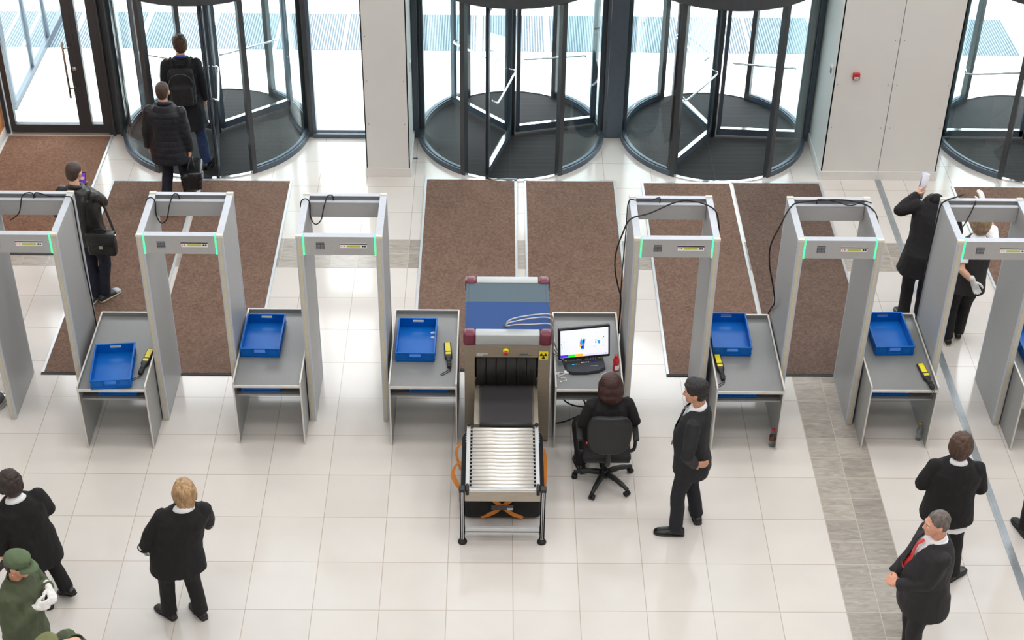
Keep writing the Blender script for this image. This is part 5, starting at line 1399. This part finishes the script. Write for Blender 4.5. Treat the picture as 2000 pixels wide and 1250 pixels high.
mb = MB(); mb.box(-0.155, 0.155, -0.055, 0.055, -0.15, 0.13, b=0.03, seg=4); me = fuse(mb, 0.007, 3, 0.004, 14, 1.0); link_mesh('bag_body', me, M['leather'], t)
mb = MB(); mb.box(-0.148, 0.148, -0.066, -0.045, -0.02, 0.125, b=0.02, seg=3); mb.box(-0.15, 0.15, -0.06, 0.05, 0.112, 0.14, b=0.012, seg=3); mb.build('flap', M['leather'], t)
MB().box(-0.016, 0.026, -0.074, -0.064, -0.045, -0.005, b=0.004).build('buckle', M['steel'], t)
mb = MB(); mb.tube(bez([(-0.06, 0, 0.135), (-0.045, 0, 0.165), (0.045, 0, 0.165), (0.06, 0, 0.135)], 5), 0.009, 8); mb.build('carry_handle', M['leather'], t)
mb = MB(); mb.tube(bez([(-0.16, 0.0, 0.08), (-0.165, 0.015, 0.25), (-0.15, 0.03, 0.40), (-0.12, 0.09, 0.525), (-0.10, 0.18, 0.53), (-0.05, 0.26, 0.43), (0.0, 0.24, 0.30), (0.08, 0.13, 0.20), (0.15, 0.02, 0.11)], 6), 0.014, 8); mb.build('shoulder_strap', M['bagcloth'], t)
for x in (-0.158, 0.158):
    MB().box(x - 0.008, x + 0.008, -0.012, 0.012, 0.06, 0.11, b=0.003).build('strap_ring', M['chrome'], t)

# seated operator
p = Person('person with dark auburn hair seated on the office chair before the monitor', (1.10, 11.90), 93, 1.64, drop=0.325, lean=(0.02, 0.05), ts=0.81, hpitch=20, sw=0.95, seed=4.4)
p.leg(-1, (0.875, 12.02), (-0.25, 1), kp=(-0.35, 1, 0.3)); p.leg(1, (1.22, 12.22), (0.2, 1), kp=(0.2, 1, 0.4))
p.arm(-1, (0.975, 12.10, 0.71), (-1, -0.45, -0.5), (0.4, 1, -0.05), (0, 0, -1), 0.35, True, (0.868, 11.92, 0.69)); p.arm(1, (1.25, 12.09, 0.71), (1, -0.45, -0.5), (-0.4, 1, -0.05), (0, 0, -1), 0.35, True, (1.368, 11.94, 0.695))
p.body(True).trousers(CL['trouser'], 0.95); p.shoes(CL['shoe']); p.jacket('cardigan', CL['black'], 0.84, 0.022, 0.01, r=(0.070, 0.060, 0.05), wrinkle=0.008); p.hair('bob', HR['auburn']); p.brows(HR['dark'])

# guard with his hand on his hip
p = Person('person in a black suit standing in profile with a hand on the hip', (1.83, 11.20), 166, 1.76, hpitch=8, hyaw=4, skin='c', seed=5.5)
p.leg(-1, (1.735, 11.10), (-1, 0.10)); p.leg(1, (1.955, 11.305), (-0.12, 1), kp=(0.3, 0.8, 0))
p.arm(-1, (-0.215, -0.05, 0.985), (1.0, 0.25, 0.0), (0.45, -0.9, -0.2), (0.7, 0.4, 0.0), 0.3); p.hang(1, 0.24, -0.02, 0.82)
p.body().trousers(CL['trouser_blue'], 1.0); p.shoes(CL['shoe'])
mb = MB(); p.torso(mb, 0.010, 0.95, 1.47); p.part('shirt', mb, CL['white'])
p.jacket('suit_jacket', CL['suit'], 0.76, 0.026, 0.018, r=(0.072, 0.062, 0.05), vneck=(1.13, 1.46, 0.075), belly=0.02, neckz=1.468); p.collar_flap(CL['white'], 0.84)
p.hair('short', HR['black']); p.brows(HR['black'])
def tie(p, m, z0=1.05, belly=0.02, off=0.0, fwd=0.0):
    mb = MB(); rings = []
    for z, w, f in ((1.462, .020, .074), (1.44, .022, .098), (1.425, .014, .112), (1.36, .022, .128), (1.26, .030, .140), (1.15, .038, .146 + belly), (z0 + 0.03, .042, .150 + belly + fwd), (z0, .004, .150 + belly + fwd)):
        f = f * p.wb + (0.008 if p.wb > 1 else 0)
        rings.append([p.sp(x + off, f + y, z) for x, y in ((-w, 0), (0, 0.004), (w, 0), (0, -0.006))])
    mb.loft(rings, True, False); return p.raw('tie', mb, m)
tie(p, CL['tie_dk'], 0.99, 0.02, 0.0, 0.02)
mb = MB(); mb.box(-0.012, 0.012, -0.002, 0.002, -0.02, 0.02)

# blond officer, back to the camera
p = Person('person with blond hair and black cardigan seen from behind, standing on bare floor', (-2.71, 9.99), 104, 1.58, wa=1.26, wb=1.24, lean=(0.11, 0.0), sw=0.98, seed=6.6)
p.leg(-1, (-2.865, 10.02), (-0.78, 0.62)); p.leg(1, (-2.585, 10.03), (-0.62, 0.78))
p.arm(-1, (-0.33, 0.10, 0.74), (0.7, -1, -0.2), (0.15, 0.5, -0.9), (1, 0, 0), 0.5); p.arm(1, (0.30, 0.27, 0.84), (0.5, -0.8, -0.8), (-0.5, 0.9, -0.2), (-0.3, 0, -1), 0.4)
p.body(True).trousers(CL['trouser'], 1.08); p.shoes(CL['shoe']); p.jacket('cardigan', CL['black'], 0.745, 0.03, 0.012, r=(0.076, 0.068, 0.056), wrinkle=0.009); p.collar_flap(CL['white'], 1.08); p.hair('shag', HR['blond']); p.brows(HR['ash']); p.gloves(CL['glove'])

# dark-haired officer at the left edge
p = Person('person with short dark hair and white collar walking at the left picture edge', (-3.97, 10.12), 128, 1.60, wa=1.14, wb=1.15, lean=(-0.06, 0.02), hyaw=12, seed=7.7)
p.leg(-1, (-3.965, 10.16), (-0.3, 1)); p.leg(1, (-3.775, 10.225), (-0.75, 0.6), pitch=25)
p.arm(1, (0.24, 0.24, 0.93), (0.4, -0.9, -0.8), (-0.4, 0.9, -0.1), (-1, 0, 0), 0.5); p.hang(-1, 0.27, 0.05, 0.82)
p.body(True).trousers(CL['trouser'], 1.02); p.shoes(CL['shoe']); p.jacket('cardigan', CL['black'], 0.66, 0.028, 0.012, r=(0.074, 0.066, 0.054), wrinkle=0.009); p.collar_flap(CL['white'], 1.05); p.hair('crop', HR['dark']); p.brows(HR['dark'])

# two in olive uniform
def cap(p, m, visor=True):
    mb = MB(); k = p.k ** 0.5
    def E(c, r): mb.ell(p.hd(*c), [x * k for x in r], p.H, 24, 12)
    E((0, -.008, .075), (.098, .112, .062)); E((0, -.01, .050), (.092, .108, .040)); E((0, .01, .10), (.085, .095, .045))
    co = p.part('cap_crown', mb, m, 0.006, 3, 0.004, 16, lambda q: (q - p.hd(0, 0, 0.025)).dot(p.H @ V((0, 0, 1))) < 0)
    if visor:
        rings = []
        for i in range(15):
            a = (i - 7) / 7 * 1.15
            rin = p.hd(.088 * sin(a), .10 * cos(a), .040); rout = p.hd(.100 * sin(a), .10 * cos(a) + .075 * cos(a) ** 1.0, .018 - .012 * (1 - cos(a)))
            u = p.H @ V((0, 0, 0.004))
            rings.append([rin, rout, rout + u, rin + u])
        mb = MB(); mb.loft(rings, True, True); p.raw('visor', mb, m, co)
p = Person('person in olive uniform and green peaked cap with clasped white gloves', (-3.79, 9.12), -14, 1.66, wa=1.0, wb=1.02, hpitch=10, lean=(0, 0.03), skin='b', seed=8.8)
p.leg(-1, (-3.77, 9.22), (1, -0.1)); p.leg(1, (-3.80, 9.0), (1, -0.4))
p.arm(-1, (-0.10, 0.22, 1.235), (0.6, -0.5, -1), (0.75, 0.75, -0.1), (0.2, -0.5, -1), 0.45); p.arm(1, (0.10, 0.19, 1.20), (0.8, -0.6, -0.8), (-0.45, 0.9, 0.1), (-0.8, -0.3, -0.3), 0.6)
p.body(True).trousers(CL['olive'], 1.1); p.shoes(CL['shoe']); p.jacket('uniform_jacket', CL['olive'], 0.74, 0.03, 0.012, r=(0.076, 0.070, 0.052), wrinkle=0.011, wscale=13)
p.band('jacket_collar', CL['olive'], 1.46, .088, .082, .035, open_front=0.35); p.hair('pony', HR['dark']); p.brows(HR['dark']); p.gloves(CL['glove']); cap(p, CL['olive_cap'])
mb = MB(); rr = []
for z in (1.22, 1.34): rr.append([p.sp(x, -0.158 - d - (0.003 if z > 1.3 else 0), z) for x, d in ((-0.09, 0), (0.09, 0), (0.09, 0.004), (-0.09, 0.004))])
mb.loft(rr, True, False); p.raw('back_patch', mb, CL['white'])
mb = MB(); mb.ell(p.hd(.083, -.002, -.042), (.005, .005, .005), None, 10, 6); p.raw('earring', mb, M['chrome'])
t = thing('belt_pouch', 'small black pouch at the back of the officer in olive uniform', 'pouch', p.sp(-0.02, -0.215, 0.98), radians(-14))
mb = MB(); mb.box(-0.05, 0.03, -0.08, 0.06, -0.07, 0.07, b=0.025, seg=3); mb.build('pouch_body', M['bagcloth'], t)
mb = MB(); mb.box(-0.054, -0.03, -0.076, 0.056, -0.01, 0.072, b=0.01); mb.build('flap', M['leather'], t)
p = Person('person in light olive cap, only cap and shoulder showing at the bottom edge', (-3.15, 8.34), 215, 1.74, hpitch=35, hoff=(0.0, 0.14, -0.09), skin='b', seed=9.9)
p.leg(-1, (-3.08, 8.26), (-1, -0.8)); p.leg(1, (-3.22, 8.42), (-1, -0.5)); p.hang(-1, 0.26); p.hang(1, 0.26)
p.body().trousers(CL['olive'], 1.1); p.shoes(CL['shoe']); p.jacket('uniform_jacket', CL['olive'], 0.74, 0.03, 0.012, r=(0.076, 0.070, 0.052), wrinkle=0.011, wscale=13)
p.band('jacket_collar', CL['olive'], 1.46, .088, .082, .035, open_front=0.2); p.hair('buzz', HR['dark']); p.brows(HR['dark']); cap(p, CL['olive_light'])

# officer by the joint strip, arms folded
p = Person('person in a ribbed black jacket over a white blouse, standing behind the older man', (4.06, 10.58), 84, 1.66, wa=1.08, wb=1.08, hyaw=-14, hpitch=6, seed=10.1)
p.leg(-1, (3.99, 10.62), (-0.1, 1)); p.leg(1, (4.235, 10.535), (0.8, 0.6))
p.arm(-1, (-0.13, 0.24, 1.12), (0.55, -0.3, -1), (0.8, 0.5, 0.1), (0, -1, 0), 0.3); p.arm(1, (0.17, 0.26, 1.02), (0.6, -0.4, -1), (-0.8, 0.5, 0), (0, -1, 0), 0.3)
p.body(True).trousers(CL['trouser'], 1.0); p.shoes(CL['shoe'])
mb = MB(); p.torso(mb, 0.030, 0.74, 1.47, [(0.715, .176, .124, -.02), (0.78, .174, .122, -.02), (0.86, .172, .122, -.015), (0.95, .172, .124, -.012), (1.06, .158, .112, .002), (1.30, .16, .10, 0), (1.40, .09, .07, -.01)]); p.part('blouse', mb, CL['white'], 0.009, 3, 0.006, 16)
p.jacket('knit_jacket', CL['black'], 0.80, 0.045, 0.014, r=(0.078, 0.070, 0.056), wrinkle=0.009); p.collar_flap(CL['white'], 0.9); p.hair('crop', HR['chestnut']); p.brows(HR['brown'])

# older man in a suit with a red tie
p = Person('older person with cropped grey hair, dark suit and red patterned tie, hands clasped', (3.63, 9.55), 184, 1.74, wa=1.1, wb=1.2, hpitch=4, hyaw=2, skin='b', seed=11.2)
p.leg(-1, (3.62, 9.43), (-1, -0.35)); p.leg(1, (3.66, 9.66), (-1, -0.05))
p.arm(-1, (-0.08, 0.27, 1.02), (0.7, -0.8, -0.7), (0.7, 0.6, 0.0), (0.2, -0.6, -0.5), 0.6); p.arm(1, (0.08, 0.26, 1.0), (0.7, -0.8, -0.7), (-0.7, 0.6, -0.1), (-0.2, -0.8, 0), 0.6)
p.body().trousers(CL['suit2'], 1.05); p.shoes(CL['shoe'])
mb = MB(); p.torso(mb, 0.012, 0.95, 1.47); p.part('shirt', mb, CL['white'])
p.jacket('suit_jacket', CL['suit2'], 0.70, 0.03, 0.016, r=(0.076, 0.066, 0.054), vneck=(1.10, 1.46, 0.066), belly=0.03, neckz=1.468); p.collar_flap(CL['white'], 0.78); tie(p, CL['tie'], 1.16, 0.035)
p.hair('buzz', HR['grey']); p.brows(HR['grey'])

# officer raising a roll of paper
p = Person('person in black cardigan raising a paper roll, back to camera, head bowed', (4.68, 14.57), 84, 1.70, wa=1.08, wb=1.08, lean=(0.08, 0.27), ts=0.95, hpitch=75, hoff=(0.0, 0.15, -0.40), seed=12.3)
p.leg(-1, (4.59, 14.58), (-0.2, 1)); p.leg(1, (4.78, 14.60), (0.2, 1))
p.arm(-1, (4.60, 14.92, 1.42), (-1, -0.6, -0.15), (0.25, 0.2, 0.9), (0.9, 0.2, -0.2), 0.55, True, (4.40, 14.78, 1.315)); p.arm(1, (0.2, 0.34, 1.0), (0.8, -0.8, -0.4), (-0.4, 0.8, 0.2), (-1, 0, 0), 0.5)
p.body(True).trousers(CL['trouser'], 1.05); p.shoes(CL['shoe']); p.jacket('cardigan', CL['black'], 0.70, 0.03, 0.03, r=(0.078, 0.070, 0.055), wrinkle=0.009); p.hair('crop', HR['dark']); p.brows(HR['dark'])
mb = MB(); mb.capsule(p.neck, p.hd(0, -0.03, -0.05), 0.078, 0.070); p.part('roll_neck', mb, CL['black'])
w = p.arms[-1]['w'] + p.arms[-1]['hd'] * 0.075 + p.arms[-1]['pm'] * 0.03
t = thing('paper_roll', 'white sheet of paper rolled into a tube, held up beside the rightmost gate', 'paper', w, 0)
mb = MB(); rings = []; n = 26
mt = Matrix.Rotation(radians(8), 4, 'Y') @ Matrix.Rotation(radians(-8), 4, 'X')
for z in (-0.11, 0.18):
    rings.append([mt @ V(((0.022 + 0.018 * i / n + 0.008 * (z > 0)) * cos(7.2 * i / n + 2), (0.022 + 0.018 * i / n + 0.008 * (z > 0)) * sin(7.2 * i / n + 2), z)) for i in range(n + 1)] + [mt @ V(((0.0205 + 0.018 * i / n + 0.008 * (z > 0)) * cos(7.2 * i / n + 2), (0.0205 + 0.018 * i / n + 0.008 * (z > 0)) * sin(7.2 * i / n + 2), z)) for i in range(n, -1, -1)])
mb.loft(rings, True, True); mb.build('rolled_sheet', M['paper'], t)

# blond officer behind the rightmost gate
p = Person('person with blond hair, dark vest and white gloves seen through the rightmost gate', (5.06, 14.14), 84, 1.63, wa=1.05, wb=1.08, hyaw=0, hpitch=10, lean=(0.03, 0.03), seed=13.4)
p.leg(-1, (4.985, 14.15), (-0.15, 1)); p.leg(1, (5.135, 14.26), (0.15, 1))
p.arm(-1, (5.06, 13.925, 0.965), (-1, -0.2, -0.3), (0.45, -0.05, -0.9), (0.1, -1, 0), 0.22, True, (4.93, 13.98, 1.08)); p.arm(1, (5.20, 14.52, 1.57), (1, -0.3, -0.3), (-0.25, 0.45, 0.8), (-0.5, 0.5, -0.4), 0.2, True, (5.285, 14.36, 1.36))
p.body(True).trousers(CL['trouser'], 1.0); p.shoes(CL['shoe'], CL['sole'])
mb = MB(); p.torso(mb, 0.014, 0.95, 1.47); p.sleeve(mb, -1, 0.068, 0.06, 0.05, 0.78); p.sleeve(mb, 1, 0.068, 0.06, 0.05, 0.95); p.part('short_sleeved_shirt', mb, CL['white'], 0.009, 3, 0.005, 16)
p.jacket('vest', CL['vest'], 0.80, 0.026, 0.012, sleeves=(0, 0), wrinkle=0.008); p.collar_flap(CL['white'], 1.0); p.hair('crop', HR['ash']); p.brows(HR['ash']); p.gloves(CL['glove'])

# someone mostly outside the frame at the right
p = Person('person in dark trousers, only a lower leg and shoe showing at the right edge', (5.17, 11.13), 100, 1.72, seed=14.5)
p.leg(-1, (5.055, 11.14), (-0.25, 1)); p.leg(1, (5.27, 11.2), (0.15, 1)); p.hang(-1, 0.24); p.hang(1, 0.24)
p.body().trousers(CL['trouser']); p.shoes(CL['shoe']); p.jacket('jacket', CL['suit'], 0.78, 0.024); p.hair('short', HR['dark']); p.brows(HR['dark'])
# ------------------------------------------------------------------ daylight and lamps
w = bpy.data.worlds.new('overcast_sky'); SC.world = w; w.use_nodes = True
bg = w.node_tree.nodes['Background']
bg.inputs[0].default_value = (0.96, 0.98, 1.0, 1); bg.inputs[1].default_value = 6.0
def lamp(x, y, sx, sy, power, col=(1.0, 0.992, 0.98), z=13.9):
    l = bpy.data.lights.new('ceiling_light', 'AREA'); l.shape = 'RECTANGLE'; l.size = sx; l.size_y = sy; l.energy = power; l.color = col
    o = bpy.data.objects.new('ceiling_light', l); COL.objects.link(o); o.location = (x, y, z)
    return o
for i, x in enumerate((-3.5, 1.0, 5.5, 10.0)):
    for j, y in enumerate((1.5, 6.5, 11.5, 16.0)):
        o = lamp(x, y, 2.2, 1.4, 110)
        tag(o, 'large rectangular ceiling light panel of the hall', 'ceiling light', 'ceiling light panels')

# ------------------------------------------------------------------ camera
cam = bpy.data.cameras.new('camera'); co = bpy.data.objects.new('camera', cam); COL.objects.link(co)
cam.sensor_width = 36.0; cam.lens = 3152.84 / 2000 * 36.0; cam.clip_end = 200
pitch, yaw, roll, H = 0.635185376, -0.0142303745, 0.0152744276, 10.6909905
fw = V((0, cos(pitch), -sin(pitch))); up = V((0, sin(pitch), cos(pitch))); rt = V((1, 0, 0))
rt2 = rt * cos(roll) + up * sin(roll); up2 = up * cos(roll) - rt * sin(roll)
Z = Matrix.Rotation(yaw, 3, 'Z')
rt2, up2, fw = Z @ rt2, Z @ up2, Z @ fw
co.matrix_world = Matrix.Translation((0, 0, H)) @ Matrix((rt2, up2, -fw)).transposed().to_4x4()
SC.camera = co
vs = SC.view_settings
vs.view_transform = 'Standard'; vs.look = 'None'; vs.exposure = 0.2; vs.gamma = 1.0; vs.use_curve_mapping = False
SC.cycles.max_bounces = 10; SC.cycles.diffuse_bounces = 5; SC.cycles.transparent_max_bounces = 40; SC.cycles.caustics_reflective = False; SC.cycles.caustics_refractive = False
SC.cycles.sample_clamp_indirect = 6.0
